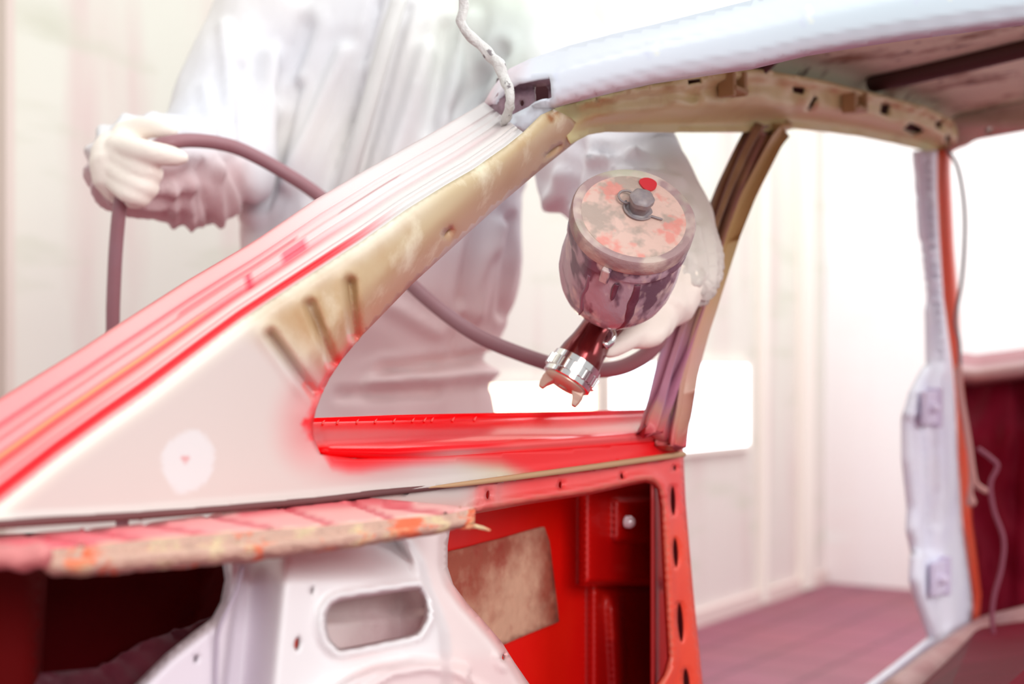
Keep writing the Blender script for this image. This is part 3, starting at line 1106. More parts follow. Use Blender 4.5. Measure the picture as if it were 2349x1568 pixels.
def shelf_c(px, py):
    c = mixc((240, 150, 150), (238, 176, 170), sst(300, 900, px))
    c = mixc(c, (228, 84, 98), 0.8 * sst(500, 100, px))
    for a, b in grooves:
        d = dseg(px, py, a, b)
        s = (px - a[0]) / (b[0] - a[0])
        c = mixc(c, (206, 62, 78), 0.75 * sst(7, 1, d))
    c = mixc(c, (226, 70, 84), 0.7 * sst(26, 4, dpoly(px, py, [(560, 1170), (700, 1153), (845, 1143), (930, 1150)])))
    c = mixc(c, (236, 206, 170), 0.75 * sst(10, 2, dpoly(px, py, list(reversed(shelf_near[1:8])))) * (0.5 + 0.8 * noise.noise(Vector((px / 45, 0, 0)))))
    return c


sh = sheet('parcel_shelf', shelf_far + [(960, 1151)] + shelf_near, T, M_SHELF,
           lambda x, y: -0.0022 * max(math.exp(-(dseg(x, y, a, b) / 4) ** 2) for a, b in grooves), step=8, thick=0.003, col=shelf_c, parent=car)
# ragged lip under the shelf: upper step, ledge, lower step
ed = [(1089, 1166), (1012, 1181), (865, 1194), (756, 1206), (600, 1216), (426, 1230), (298, 1241), (183, 1254), (120, 1258), (104, 1262)]
lw = {1089: 1206, 1012: 1222, 865: 1247, 756: 1264, 600: 1284, 426: 1303, 298: 1312, 183: 1322, 120: 1322, 104: 1310}
q = resample(ed, 120)
rails = [[], [], [], [], [], []]
lwp = sorted(lw.items())
for i, v in enumerate(q):
    Y = (CAMZ - ZS) * FPX / (v.y - HY)
    yb = interp(lwp, v.x)
    h = yb - v.y
    j = noise.noise(Vector((v.x / 16, 1, 0))) * 2.6 + noise.noise(Vector((v.x / 60, 5, 0))) * 4
    j2 = noise.noise(Vector((v.x / 21, 9, 0))) * 2.2
    y1 = v.y + h * 0.36 + j2
    rails[0].append(W(v.x, v.y - 0.5, Y - 0.001))
    rails[1].append(W(v.x, v.y + 3, Y - 0.005))
    rails[2].append(W(v.x, y1, Y - 0.003))
    rails[3].append(W(v.x, y1 + 6, Y - 0.013))
    rails[4].append(W(v.x, y1 + h * 0.2, Y - 0.016 + j * 0.0004))
    rails[5].append(W(v.x, yb + j, Y - 0.006))
loft('cut_lip', rails, M_EDGE, sh, 0.004)['label'] = 'rusty cut lip with chipped orange and cream paint'
# torn tongue at the right end
tg = sheet('torn_tongue', [(1026, 1196), (1040, 1193), (1054, 1205), (1090, 1203), (1108, 1208), (1126, 1216), (1120, 1218), (1092, 1211), (1060, 1214), (1046, 1210), (1032, 1203)],
           lambda x, y, o: W(x, y, 1.045 + o), M_EDGE, step=5, thick=0.006, parent=sh)
sheet('orange_end_face', [(1008, 1184), (1085, 1165), (1090, 1170), (1088, 1205), (1054, 1208), (1040, 1196)], lambda x, y, o: W(x, y, 1.066 + o), mat('chipped_orange_face', (236, 96, 58), rough=0.5,
      spots=(190, 174, 150, 1), spot_scale=34, spot_lo=0.52, spot_hi=0.56), step=6, thick=0.006, parent=sh)
# crumpled scrap at the far left end of the shelf
bm = bmesh.new()
for k in range(7):
    a = Vector((-60 + k * 24, 1268 + 6 * math.sin(k * 1.9)))
    add_tube(bm, [W(a.x, a.y, 0.80), W(a.x + 14, a.y + 14, 0.795), W(a.x + 22, a.y + 30 - 8 * (k % 2), 0.80)], [0.006, 0.008, 0.004], 8)
merge_skin('crumpled_tab', bm, 0.003, mat('pink_crumpled_metal', (214, 130, 128), rough=0.6, spots=(150, 60, 66, 0.8), spot_scale=60), sh, 2)

# --- wheel housing: white primer, with oblong opening
obl = [tuple(p) for p in catmull([(750, 1425), (755, 1400), (775, 1381), (830, 1371), (945, 1354), (962, 1359), (972, 1375), (974, 1402), (966, 1430), (947, 1452), (880, 1467), (790, 1485), (772, 1480), (756, 1460)], 4, True)]
wr = [(1034, 1205), (1027, 1250), (1027, 1300), (1040, 1340), (1072, 1383), (1110, 1424), (1150, 1470), (1180, 1518), (1216, 1570), (1250, 1640), (1300, 1900)]
wlft = [(508, 1275), (516, 1330), (506, 1380), (486, 1418), (440, 1452), (380, 1500), (310, 1570), (250, 1640), (120, 1900)]
ridge = [(905, 1215), (945, 1240), (972, 1285), (990, 1350), (1012, 1400), (1028, 1450), (1035, 1512)]
arch = [(760, 1575), (810, 1545), (860, 1525), (950, 1507), (1010, 1512), (1068, 1524)]
arch2 = [(840, 1580), (900, 1545), (980, 1532), (1050, 1545), (1120, 1585)]


def rsign(px, py):                       # >0 left of the ridge line
    return interp(sorted((y, x) for x, y in ridge), py) - px


def wheel_o(px, py):
    s = rsign(px, py)
    o = 0.045 + 0.028 * sst(-4, 26, s)
    # raised central boss, sloping away above and to the left
    o -= 0.040 * sst(1345, 1235, py) * sst(0, 40, s)
    bx = 632 + 0.10 * (1568 - py) * (1 if py > 1400 else 1) - 12
    o -= 0.060 * sst(bx + 20, bx - 75, px)
    o += 0.022 * sst(556, 540, px - (1300 - py) * 0.12)
    d = dpoly(px, py, obl + [obl[0]])
    ins = inside(px, py, obl)
    o += 0.006 * math.exp(-((d - 15) / 7) ** 2) - 0.008 * sst(9, 0, d)
    da = dpoly(px, py, arch)
    o += (0.016 * sst(-6, 16, py - interp(arch, px)) if 740 < px < 1075 and py > 1480 else 0)
    o += 0.004 * math.exp(-(dpoly(px, py, arch2) / 8) ** 2)
    o -= 0.03 * sst(34, 0, dpoly(px, py, wr)) ** 2
    o -= 0.02 * sst(30, 0, dpoly(px, py, wlft)) ** 2
    o += 0.003 * math.exp(-((math.hypot((px - 1157), (py - 1506) * 0.7) - 18) / 5) ** 2)
    return o


def wheel_c(px, py):
    c = (236, 233, 233)
    s = rsign(px, py)
    c = mixc(c, (238, 222, 218), 0.9 * sst(6, -10, s))
    c = mixc(c, (240, 160, 156), 0.7 * sst(26, 3, dpoly(px, py, wr)) * sst(1300, 1380, py))
    c = mixc(c, (236, 206, 204), 0.6 * sst(1480, 1530, py) * sst(740, 860, px))
    c = mixc(c, (226, 216, 226), 0.8 * sst(650, 560, px))  # lilac shade of the left side face, painted into the primer
    return c


wh = [obl, hole(719, 1353, 5, 13, 0.2), hole(684, 1476, 9, 17, 0.12), hole(452, 1510, 6, 11, 0.35), hole(1157, 1505, 5, 9, 0.2)]
whl = sheet('wheel_housing', list(reversed(wlft)) + [(505, 1270), (600, 1255), (800, 1230), (950, 1205)] + wr, S, M_WHITE, wheel_o, holes=wh, step=9, thick=0.004, col=wheel_c, parent=car)
sheet('housing_inner_wall', [(738, 1352), (990, 1330), (992, 1500), (738, 1500)], S, mat('pale_inner_wall', (226, 208, 206), rough=0.5, spots=(196, 160, 166, 0.6), spot_scale=12),
      lambda x, y: 0.016 - 0.01 * sst(1420, 1400, y - (900 - x) * 0.1) + 0.028 * sst(905, 985, x), step=12, thick=0.004, parent=whl)
tube('housing_seam', [S(556, 1300, 0.046), S(540, 1360, 0.046), S(503, 1440, 0.040), S(497, 1500, 0.038), S(495, 1600, 0.038)], 0.0016, mat('seam_sealer', (188, 176, 190), rough=0.6), whl, 6)

# --- dark boot space under the shelf
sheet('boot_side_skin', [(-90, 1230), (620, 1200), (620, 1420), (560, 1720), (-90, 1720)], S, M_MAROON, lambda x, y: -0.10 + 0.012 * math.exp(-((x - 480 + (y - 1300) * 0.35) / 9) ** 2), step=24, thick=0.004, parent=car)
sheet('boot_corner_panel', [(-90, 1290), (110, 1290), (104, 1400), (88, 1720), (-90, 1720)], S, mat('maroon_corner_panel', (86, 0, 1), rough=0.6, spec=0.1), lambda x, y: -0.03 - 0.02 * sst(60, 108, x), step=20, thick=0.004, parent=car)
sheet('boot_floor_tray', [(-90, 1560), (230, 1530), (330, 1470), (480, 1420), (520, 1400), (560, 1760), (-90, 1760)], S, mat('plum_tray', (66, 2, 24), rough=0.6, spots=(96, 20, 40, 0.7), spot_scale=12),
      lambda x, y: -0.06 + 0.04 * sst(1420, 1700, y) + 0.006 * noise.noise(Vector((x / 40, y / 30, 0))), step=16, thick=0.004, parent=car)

# --- hinge pillar, windscreen pillar and sill at the front of the door opening
hl = [(2112, 345), (2118, 430), (2125, 530), (2139, 683), (2143, 830), (2130, 850), (2104, 900), (2087, 964), (2088, 1056), (2100, 1165), (2097, 1216), (2108, 1262), (2104, 1331), (2122, 1390), (2148, 1463)]
hr = [(2150, 345), (2150, 430), (2154, 530), (2164, 683), (2183, 836), (2189, 900), (2196, 1033), (2205, 1193), (2230, 1367), (2232, 1400), (2226, 1431), (2180, 1477)]


def hinge_o(px, py):
    l = interp([(y, x) for x, y in hl], py)
    r = interp([(y, x) for x, y in hr], py)
    v = (px - l) / max(10, r - l)
    o = 0.010 * sst(0.25, 0.6, v) - 0.003 * sst(0.9, 1.0, v)
    if 955 < py < 1270:
        o -= 0.006 * sst(2122, 2112, px - (py - 960) * 0.06)
    for y in (1024, 1130, 1200):
        o -= 0.002 * math.exp(-((px - 2148 - (y - 1024) * 0.02) / 8) ** 2 - ((py - y) / 9) ** 2)
    return o


hp = sheet('hinge_pillar', hl + [(2060, 1532), (2000, 1578), (1900, 1650), (1960, 1660), (2065, 1568), (2120, 1522)] + list(reversed(hr)), S, M_LILAC, hinge_o, step=11, thick=0.015, parent=car)
for (x, y) in ((2132, 935), (2152, 1325)):
    bm = bmesh.new()
    c = S(x, y, 0.012)
    box(bm, c, FWD * 0.03, Vector((0, 0, 0.028)), NRM * 0.006)
    box(bm, c + FWD * 0.034, FWD * 0.006, Vector((0, 0, 0.034)), NRM * 0.012)
    add_tube(bm, [c - FWD * 0.012 + NRM * 0.004, c - FWD * 0.012 + NRM * 0.014], [0.010, 0.009], 12)
    mesh_obj('hinge_plate', bm, M_LILACSHADE, hp, False, 0.002)
ol_ = [(2150, 345), (2150, 430), (2154, 530), (2164, 683), (2183, 836), (2192, 930), (2196, 1033), (2206, 1193), (2232, 1367), (2228, 1431)]
or_ = [(2176, 340), (2175, 396), (2183, 568), (2193, 683), (2197, 809), (2206, 900), (2222, 1033), (2224, 1193), (2252, 1367), (2262, 1420)]
a, b = resample(ol_, 40), resample(or_, 40)
loft('windscreen_pillar', [[S(v.x, v.y, -0.004) for v in a], [S(a[i].lerp(b[i], .4).x, a[i].lerp(b[i], .4).y, 0.006) for i in range(40)],
                           [S(v.x, v.y, 0.010) for v in b], [S(v.x + 6, v.y, 0.0) for v in b]], M_ORANGE, car, 0.006)

# --- scuttle and firewall across the front of the cabin
KF = 1.55


def FW(px, py, f=0.0):
    return H(px, py, KF + f)


def fire_o(px, py):
    return (0.03 * noise.noise(Vector((px / 55, py / 90, 2))) + 0.02 * math.exp(-((px - 2330 + (py - 1100) * 0.05) / 14) ** 2) + 0.10 * sst(1000, 880, py))


fw = sheet('firewall', [(2190, 830), (2349, 820), (2480, 810), (2480, 1700), (2180, 1700), (2215, 1440), (2210, 1200), (2195, 1000)], FW, M_CABIN, fire_o, step=14, thick=0.006, parent=car)
rails = []
for dy, f in ((0, 0.10), (6, 0.04), (20, -0.02), (34, -0.04), (48, -0.06), (60, -0.05), (72, 0.0)):
    rails.append([FW(x, interp([(2195, 808), (2240, 814), (2349, 800), (2480, 778)], x) + dy, f) for x in range(2195, 2481, 15)])
cc = []
for i in range(7):
    for x in range(2195, 2481, 15):
        cc.append([(136, 34, 46), (150, 46, 58), (156, 70, 78), (196, 158, 156), (190, 150, 148), (172, 122, 120), (110, 30, 44)][i])
loft('scuttle_panel', rails, mat('scuttle_paint', rough=0.5, attr=True), car, 0.006, cc)
tb = [FW(2480, 1420, -0.10), FW(2349, 1450, -0.12), FW(2260, 1475, -0.14), S(2170, 1545, 0.10), S(2070, 1630, 0.12)]
bm = bmesh.new()
add_tube(bm, catmull(tb, 8), [0.045] * 33, 16, True, 0.7)
mesh_obj('floor_crossmember', bm, M_PINKMETAL, car, True)
bm = bmesh.new()
pts = [S(1950, 1700, 0.10), S(2240, 1440, 0.06), FW(2240, 1440, -0.02), FW(2500, 1400, -0.02), FW(2500, 1700, -0.4), S(2100, 1760, 0.4)]
vs = [bm.verts.new(p) for p in pts]
bm.faces.new(vs)
vs2 = [bm.verts.new(p - Vector((0, 0, 0.02))) for p in pts]
bm.faces.new(list(reversed(vs2)))
for i in range(len(vs)):
    j = (i + 1) % len(vs)
    bm.faces.new((vs[i], vs2[i], vs2[j], vs[j]))
mesh_obj('cabin_floor', bm, M_CABIN, car)

# ------------------------------------------------------------------ cables
t = tube('taped_cable', [W(x, y, d) for x, y, d in ((1058, -40, 1.40), (1064, 15, 1.40), (1058, 52, 1.40), (1080, 84, 1.40), (1108, 108, 1.40), (1128, 132, 1.40), (1146, 150, 1.395), (1156, 180, 1.39), (1168, 210, 1.38), (1170, 235, 1.38), (1164, 262, 1.40), (1154, 284, 1.42))],
         0.005, M_WIRE, None, 10, 8, [0.0048, 0.005, 0.0044, 0.0052, 0.0056, 0.0058, 0.0056, 0.0046, 0.0050, 0.0046, 0.0050, 0.0036])
tag(t, 'white paint-covered taped cable standing up from the open slot at the roof corner', 'cable')
for v in t.data.vertices:
    v.co += Vector((noise.noise(v.co * 90), noise.noise(v.co * 90 + Vector((5, 0, 0))), noise.noise(v.co * 90 + Vector((0, 9, 0))))) * 0.0016
t = tube('hanging_wire', [W(x, y, 2.44) for x, y in ((2172, 345), (2192, 372), (2205, 420), (2213, 491), (2212, 570), (2206, 644), (2196, 700), (2192, 740), (2200, 785), (2203, 850))], 0.0032, M_GREYWIRE, None, 8)
tag(t, 'thin grey wire bowing out beside the orange windscreen pillar', 'wire')
t = tube('cable_bundle', [W(x, y, 2.42) for x, y in ((2200, 840), (2204, 900), (2214, 960), (2224, 1020), (2232, 1080), (2240, 1110), (2262, 1126))], 0.005, M_PINKWIRE, None, 8)
tag(t, 'pink dusty cable hanging at the pillar foot, its end kicked sideways', 'cable')
t = tube('cable_bundle', [W(x, y, 2.41) for x, y in ((2194, 850), (2206, 930), (2222, 1030), (2228, 1090), (2226, 1130), (2228, 1152))], 0.0046, M_PINKWIRE, None, 8, 8, [0.004, 0.004, 0.004, 0.004, 0.005, 0.009])
tag(t, 'pink dusty cable hanging straight down at the pillar foot with a blob end', 'cable')
t = tube('loose_wire', [W(x, y, 2.3) for x, y in ((2246, 1030), (2275, 1052), (2288, 1070), (2272, 1110), (2280, 1170), (2302, 1235), (2298, 1300), (2280, 1370), (2276, 1430), (2286, 1500), (2282, 1600))], 0.004, M_PLUMWIRE, None, 8)
tag(t, 'long plum wire trailing down in front of the maroon firewall', 'wire')

# ------------------------------------------------------------------ spray gun
ca = Vector((0.133, -0.802, 0.576)).normalized()         # from cup bottom to lid
LC = W(1455, 491, 1.345)                                # middle of the lid's top
gun = empty('spray_gun', W(1372, 765, 1.47), 'burgundy spray gun with a paint-smeared gravity cup, in the gloved right hand', 'spray gun')
dn = -ca


def lumpy(th, s):
    return 1 + 0.010 * math.sin(3 * th + 40 * s) + 0.008 * math.sin(7 * th - 25 * s)


CUPP = [(0.016, 0.0575), (0.018, 0.0590), (0.031, 0.0590), (0.034, 0.0565), (0.050, 0.0580), (0.070, 0.0590), (0.090, 0.0580), (0.104, 0.0545), (0.117, 0.0480), (0.127, 0.0395), (0.135, 0.0280), (0.140, 0.0180), (0.145, 0.0152), (0.170, 0.0142)]
cup = lathe('paint_cup', LC, dn, CUPP, M_CUP, gun, 56, lumpy)
lid = lathe('cup_lid', LC, dn, [(0.0042, 0.002), (0.0030, 0.0500), (0.0016, 0.0525), (0.0008, 0.0565), (0.0012, 0.0588), (0.0034, 0.0602), (0.016, 0.0604), (0.0185, 0.0592), (0.017, 0.05)], M_LIDRIM, gun, 72, lambda th, s: 1 + 0.005 * math.sin(5 * th))
lathe('lid_centre', LC + dn * 0.0032, ca, [(0, 0.0515), (0.0008, 0.0508), (0.0014, 0.0450), (0.0020, 0.030), (0.0026, 0.0010)], M_LID, lid, 48, lambda th, s: 1 + 0.012 * math.sin(2 * th + 1))
_, lx, ly = frame_of(ca)
# knob with vent loop
kc = LC + W(1466, 474, 1.33) - W(1452, 497, 1.33)
kc = LC + (kc - LC) - ca * (kc - LC).dot(ca)
lathe('vent_knob', kc - ca * 0.003, ca, [(0, 0.0130), (0.002, 0.0130), (0.0035, 0.0098), (0.012, 0.0094), (0.0135, 0.0116), (0.0185, 0.0116), (0.0212, 0.0088), (0.0222, 0.002)], M_KNOB, lid, 24, lambda th, s: 1 + 0.05 * math.sin(6 * th))
right = Vector((1, 0, 0)) - ca * ca.x
right.normalize()
upv = ca.cross(right)
if upv.z < 0:
    upv = -upv
lc2 = kc - right * 0.012 + upv * 0.010 + ca * 0.004
bm = bmesh.new()
loop = [lc2 + right * 0.008 * math.cos(a) + upv * 0.008 * math.sin(a) for a in [2 * math.pi * k / 20 for k in range(21)]]
add_tube(bm, loop, [0.0012] * 21, 6, False)
arc = [kc + right * 0.0145 * math.cos(a) + upv * 0.0145 * math.sin(a) + ca * 0.001 for a in [math.radians(150 + 9 * k) for k in range(20)]]
arc.append(kc + right * 0.021 - upv * 0.012 + ca * 0.001)
add_tube(bm, arc, [0.0012] * 21, 6)
mesh_obj('wire_clip', bm, M_KNOB, lid, True)


def lid_pt(px, py):                                    # a point of the lid's top plane
    a = W(px, py, 1.0) - Vector((0, 0, CAMZ))
    o0 = Vector((0, 0, CAMZ))
    s = (LC - o0).dot(ca) / a.dot(ca)
    return o0 + a * s


bm = bmesh.new()
blob = [lid_pt(x - 4, y + 7) + ca * 0.0004 for x, y in catmull([(1470, 408), (1482, 401), (1498, 403), (1510, 412), (1508, 424), (1495, 430), (1480, 424)], 4, True)]
vs = [bm.verts.new(p) for p in blob]
bm.faces.new(vs)
vs2 = [bm.verts.new(p - ca * 0.004) for p in blob]
bm.faces.new(list(reversed(vs2)))
for i in range(len(vs)):
    j = (i + 1) % len(vs)
    bm.faces.new((vs[i], vs2[i], vs2[j], vs[j]))
mesh_obj('red_splash', bm, M_REDSPOT, lid)
# latch tab on the cup's rim
tp = LC + dn * 0.026 + (lid_pt(1395, 600) - LC).normalized() * 0.061
fa, fx, fy = frame_of(ca)
out_ = (tp - (LC + dn * 0.030)).normalized()
bm = bmesh.new()
box(bm, tp, out_ * 0.004, ca * 0.009, out_.cross(ca) * 0.0045)
mesh_obj('latch_tab', bm, M_CUP, cup, False, 0.0015)


def cup_streak(name, ax_px, s0, s1, w0, m, seed):
    d0 = lid_pt(*ax_px) - LC
    d0 = (d0 - ca * d0.dot(ca)).normalized()
    e0 = ca.cross(d0)
    rails = []
    for i in range(7):
        fr_ = (i / 6 - 0.5) * 2
        r = []
        for k in range(30):
            sv = s0 + (s1 - s0) * k / 29
            wd = w0 * (1 + 0.5 * noise.noise(Vector((sv * 60, seed, fr_)))) * (0.35 + 0.65 * math.sin(math.pi * min(1, 0.2 + 0.8 * k / 29)) ** 0.6)
            th = fr_ * wd + 0.10 * noise.noise(Vector((sv * 30, seed, 3)))
            rr = interp(CUPP, sv) * lumpy(0, 0) + 0.0012 * (1 - fr_ * fr_) + 0.0002
            r.append(LC + dn * sv + (d0 * math.cos(th) + e0 * math.sin(th)) * rr)
        rails.append(r)
    return loft(name, rails, m, cup, 0.001)


M_DRIP = mat('dark_plum_drip', (112, 64, 80), rough=0.25, spots=(140, 96, 110, 0.6), spot_scale=60)
cup_streak('paint_drip', (1490, 640), 0.036, 0.130, 0.075, M_DRIP, 1.0)
cup_streak('paint_drip', (1425, 640), 0.038, 0.060, 0.05, M_DRIP, 4.0)
cup_streak('paint_drip', (1330, 600), 0.042, 0.110, 0.05, mat('mauve_drip', (150, 112, 128), rough=0.3), 7.0)

# gun body, nozzle ring and horned air cap
ga = Vector((-0.52, -0.19, -0.835)).normalized()        # nozzle axis, out of the gun
NB = LC + dn * 0.156                                     # cup socket
RC = W(1325, 832, 1.462)                                # back of the chrome ring
bm = bmesh.new()
add_tube(bm, [NB + ca * 0.006, NB + dn * 0.006, NB.lerp(RC, 0.35), NB.lerp(RC, 0.55), NB.lerp(RC, 0.8), RC + ga * 0.002],
         [0.0165, 0.0165, 0.0170, 0.0190, 0.0230, 0.0248], 24)
BK = RC - ga * 0.060 + Vector((0.02, 0.02, 0.01))
add_tube(bm, [RC - ga * 0.004, RC - ga * 0.03 + Vector((0.006, 0.008, 0.0)), BK], [0.0225, 0.017, 0.014], 20)
HB = W(1522, 742, 1.572)                                # bottom of the grip
add_tube(bm, [BK, BK.lerp(HB, 0.3), BK.lerp(HB, 0.7), HB], [0.013, 0.0125, 0.013, 0.0125], 16)
merge_skin('gun_body', bm, 0.0022, M_GUN, gun, 5)
_, gx, gy = frame_of(ga)
lathe('cup_socket_collar', NB + ca * 0.004, dn, [(0, 0.0150), (0.0, 0.0172), (0.004, 0.0176), (0.0065, 0.0172), (0.0065, 0.0150)], M_GUN, gun, 32)
ring = lathe('retaining_ring', RC, ga, [(-0.001, 0.020), (-0.001, 0.0262), (0.0055, 0.0266), (0.006, 0.0258), (0.0062, 0.0280), (0.0165, 0.0280), (0.0168, 0.0264), (0.0225, 0.0268), (0.0235, 0.0255), (0.0235, 0.018)], M_CHROME, gun, 224,
             lambda th, s: 1 + (0.035 * (1 if math.sin(28 * th) > -0.3 else -1) if 0.006 < s < 0.0166 else 0))
cap = lathe('air_cap', RC + ga * 0.022, ga, [(0, 0.0235), (0.003, 0.0235), (0.0055, 0.0215), (0.0075, 0.016), (0.008, 0.006), (0.0095, 0.0055), (0.0098, 0.001)], M_CAP, gun, 40)
# horns stand left and right of the jet in the photograph
hd = Vector((0.85, -0.15, -0.40))
hd = (hd - ga * hd.dot(ga)).normalized()
hs_ = ga.cross(hd)
for s in (-1, 1):
    bm = bmesh.new()
    b0 = RC + ga * 0.024 + hd * s * 0.0160
    P = []
    for (h, rin, rout, wd) in ((0, -0.0105, 0.0060, 0.0105), (0.006, -0.0050, 0.0072, 0.0090), (0.012, -0.0010, 0.0070, 0.0066), (0.0175, 0.0010, 0.0058, 0.0050)):
        P.append([bm.verts.new(b0 + ga * h + hd * s * r + hs_ * w_) for r, w_ in ((rin, -wd), (rout, -wd * 0.75), (rout, wd * 0.75), (rin, wd))])
    for i in range(3):
        for k in range(4):
            bm.faces.new((P[i][k], P[i][(k + 1) % 4], P[i + 1][(k + 1) % 4], P[i + 1][k]))
    bm.faces.new(P[0])
    bm.faces.new(P[-1])
    mesh_obj('cap_horn', bm, M_CAP, cap, False, 0.0008)
# trigger
bm = bmesh.new()
add_tube(bm, catmull([W(1392, 752, 1.468), W(1402, 762, 1.462), W(1400, 778, 1.458), W(1388, 790, 1.455)], 6), [0.0035] * 19, 10, True, 1.7)
mesh_obj('trigger', bm, M_CHROME, gun, True)

# ------------------------------------------------------------------ air hose
hp_ = [(60, 2480, 2.05), (200, 2440, 2.03), (300, 1900, 1.95), (285, 1300, 1.86), (264, 950, 1.80), (259, 760, 1.76), (262, 640, 1.74), (268, 540, 1.725), (277, 462, 1.715), (292, 420, 1.712), (320, 372, 1.708), (355, 338, 1.702),
       (395, 326, 1.70), (440, 322, 1.72), (500, 328, 1.75), (560, 346, 1.77), (650, 394, 1.79), (740, 455, 1.79), (850, 555, 1.76), (960, 668, 1.71), (1080, 760, 1.66), (1190, 810, 1.63), (1300, 843, 1.61), (1400, 847, 1.595), (1465, 824, 1.585), (1506, 788, 1.578)]
t = tube('air_hose', [W(*p) for p in hp_] + [HB + (W(1512, 770, 1.576) - HB) * 0.4], 0.0086, M_HOSE, None, 14, 8)
tag(t, 'mauve-brown rubber air hose looping from the left glove to the spray gun', 'hose')

# ------------------------------------------------------------------ painter
YB = 2.17
bodyc = W(878, 860, YB)
bm = bmesh.new()
fx_, fz_ = bodyc.x, bodyc.y


def ring_loft(bm, rows, seg=28):
    rings = []
    for (cx, cy, cz, a, b, rot) in rows:
        ring = []
        for k in range(seg):
            th = 2 * math.pi * k / seg
            x, y = a * math.cos(th), b * math.sin(th)
            e = 0.86
            x = a * math.copysign(abs(math.cos(th)) ** e, math.cos(th))
            y = b * math.copysign(abs(math.sin(th)) ** e, math.sin(th))
            ring.append(bm.verts.new((cx + x * math.cos(rot) - y * math.sin(rot), cy + x * math.sin(rot) + y * math.cos(rot), cz)))
        rings.append(ring)
    for i in range(len(rings) - 1):
        for k in range(seg):
            bm.faces.new((rings[i][k], rings[i][(k + 1) % seg], rings[i + 1][(k + 1) % seg], rings[i + 1][k]))
    bm.faces.new(list(reversed(rings[0])))
    bm.faces.new(rings[-1])


def row(px, py, half, b, dy=0.0, rot=-0.06):
    p = W(px, py, YB)
    return (p.x, YB + dy, p.z, half, b, rot)


# shirt-covered core: head, neck, trunk, legs (one continuous body)
bmB = bmesh.new()
ring_loft(bmB, [row(870, 950, 0.15, 0.10), row(870, 800, 0.145, 0.10), row(880, 550, 0.165, 0.11), row(890, 300, 0.18, 0.11), row(895, 130, 0.17, 0.10), row(905, 30, 0.11, 0.08)][::1])
hc = W(935, -290, YB - 0.07)
add_tube(bmB, [W(915, 60, YB), W(922, -60, YB - 0.02), W(930, -170, YB - 0.04)], [0.065, 0.058, 0.056], 18)
add_tube(bmB, [hc + Vector((0, 0, -0.085)), hc + Vector((0, 0.005, 0)), hc + Vector((0, 0.01, 0.07))], [0.068, 0.083, 0.070], 20)
add_tube(bmB, [hc + Vector((0, -0.078, 0.01)), hc + Vector((0, -0.098, -0.028))], [0.009, 0.013], 10)          # nose
for s in (-1, 1):
    add_tube(bmB, [hc + Vector((s * 0.08, 0.01, 0.02)), hc + Vector((s * 0.086, 0.012, -0.025))], [0.014, 0.010], 8)   # ears
    add_tube(bmB, [W(870 + s * 130, 960, YB), Vector((bodyc.x + s * 0.10, YB, 0.5)), Vector((bodyc.x + s * 0.11, YB + 0.02, 0.10))], [0.085, 0.06, 0.045], 14)
    add_tube(bmB, [hc + Vector((s * 0.030, -0.074, 0.018)), hc + Vector((s * 0.036, -0.072, 0.018))], [0.010, 0.009], 8)
add_tube(bmB, [hc + Vector((-0.022, -0.076, -0.055)), hc + Vector((0.022, -0.076, -0.055))], [0.008, 0.008], 8)
person = merge_skin('person', bmB, 0.009, M_SKIN, None, 6)
tag(person, 'person in a pale hooded coverall and cream gloves, leaning in to spray the car', 'person')

# coverall: trunk, legs and both sleeves as one skin
ring_loft(bm, [row(868, 1120, 0.185, 0.150), row(870, 1020, 0.188, 0.152), row(868, 940, 0.180, 0.145), row(866, 860, 0.172, 0.136), row(866, 820, 0.170, 0.134), row(868, 760, 0.190, 0.146), row(874, 680, 0.204, 0.158), row(878, 600, 0.212, 0.165),
               row(878, 520, 0.212, 0.165), row(882, 400, 0.214, 0.162), row(890, 280, 0.220, 0.155), row(898, 180, 0.226, 0.148), row(906, 100, 0.218, 0.140), row(912, 40, 0.180, 0.124), row(918, -20, 0.120, 0.105), row(924, -70, 0.090, 0.092)])
# sleeves
LS = [W(640, 60, 2.15), W(590, 130, 2.13), W(530, 250, 2.08), W(482, 350, 2.02), W(455, 392, 1.96), W(400, 392, 1.89), W(340, 382, 1.83), W(302, 378, 1.785)]
add_tube(bm, LS, [0.100, 0.092, 0.084, 0.080, 0.078, 0.071, 0.067, 0.064], 22)
RS = [W(1160, 90, 2.12), W(1240, 150, 2.06), W(1330, 260, 1.95), W(1398, 370, 1.83), W(1450, 440, 1.74), W(1520, 520, 1.66), W(1556, 590, 1.61), W(1570, 640, 1.585)]
add_tube(bm, RS, [0.105, 0.100, 0.096, 0.092, 0.078, 0.062, 0.050, 0.042], 22)
for s in (-1, 1):
    add_tube(bm, [W(870 + s * 135, 1030, YB), Vector((bodyc.x + s * 0.105, YB, 0.6)), Vector((bodyc.x + s * 0.115, YB + 0.01, 0.3)), Vector((bodyc.x + s * 0.12, YB + 0.02, 0.09))], [0.115, 0.10, 0.09, 0.08], 20)


def pxof(co):
    return CX + co.x / co.y * FPX, HY - (co.z - CAMZ) / co.y * FPX


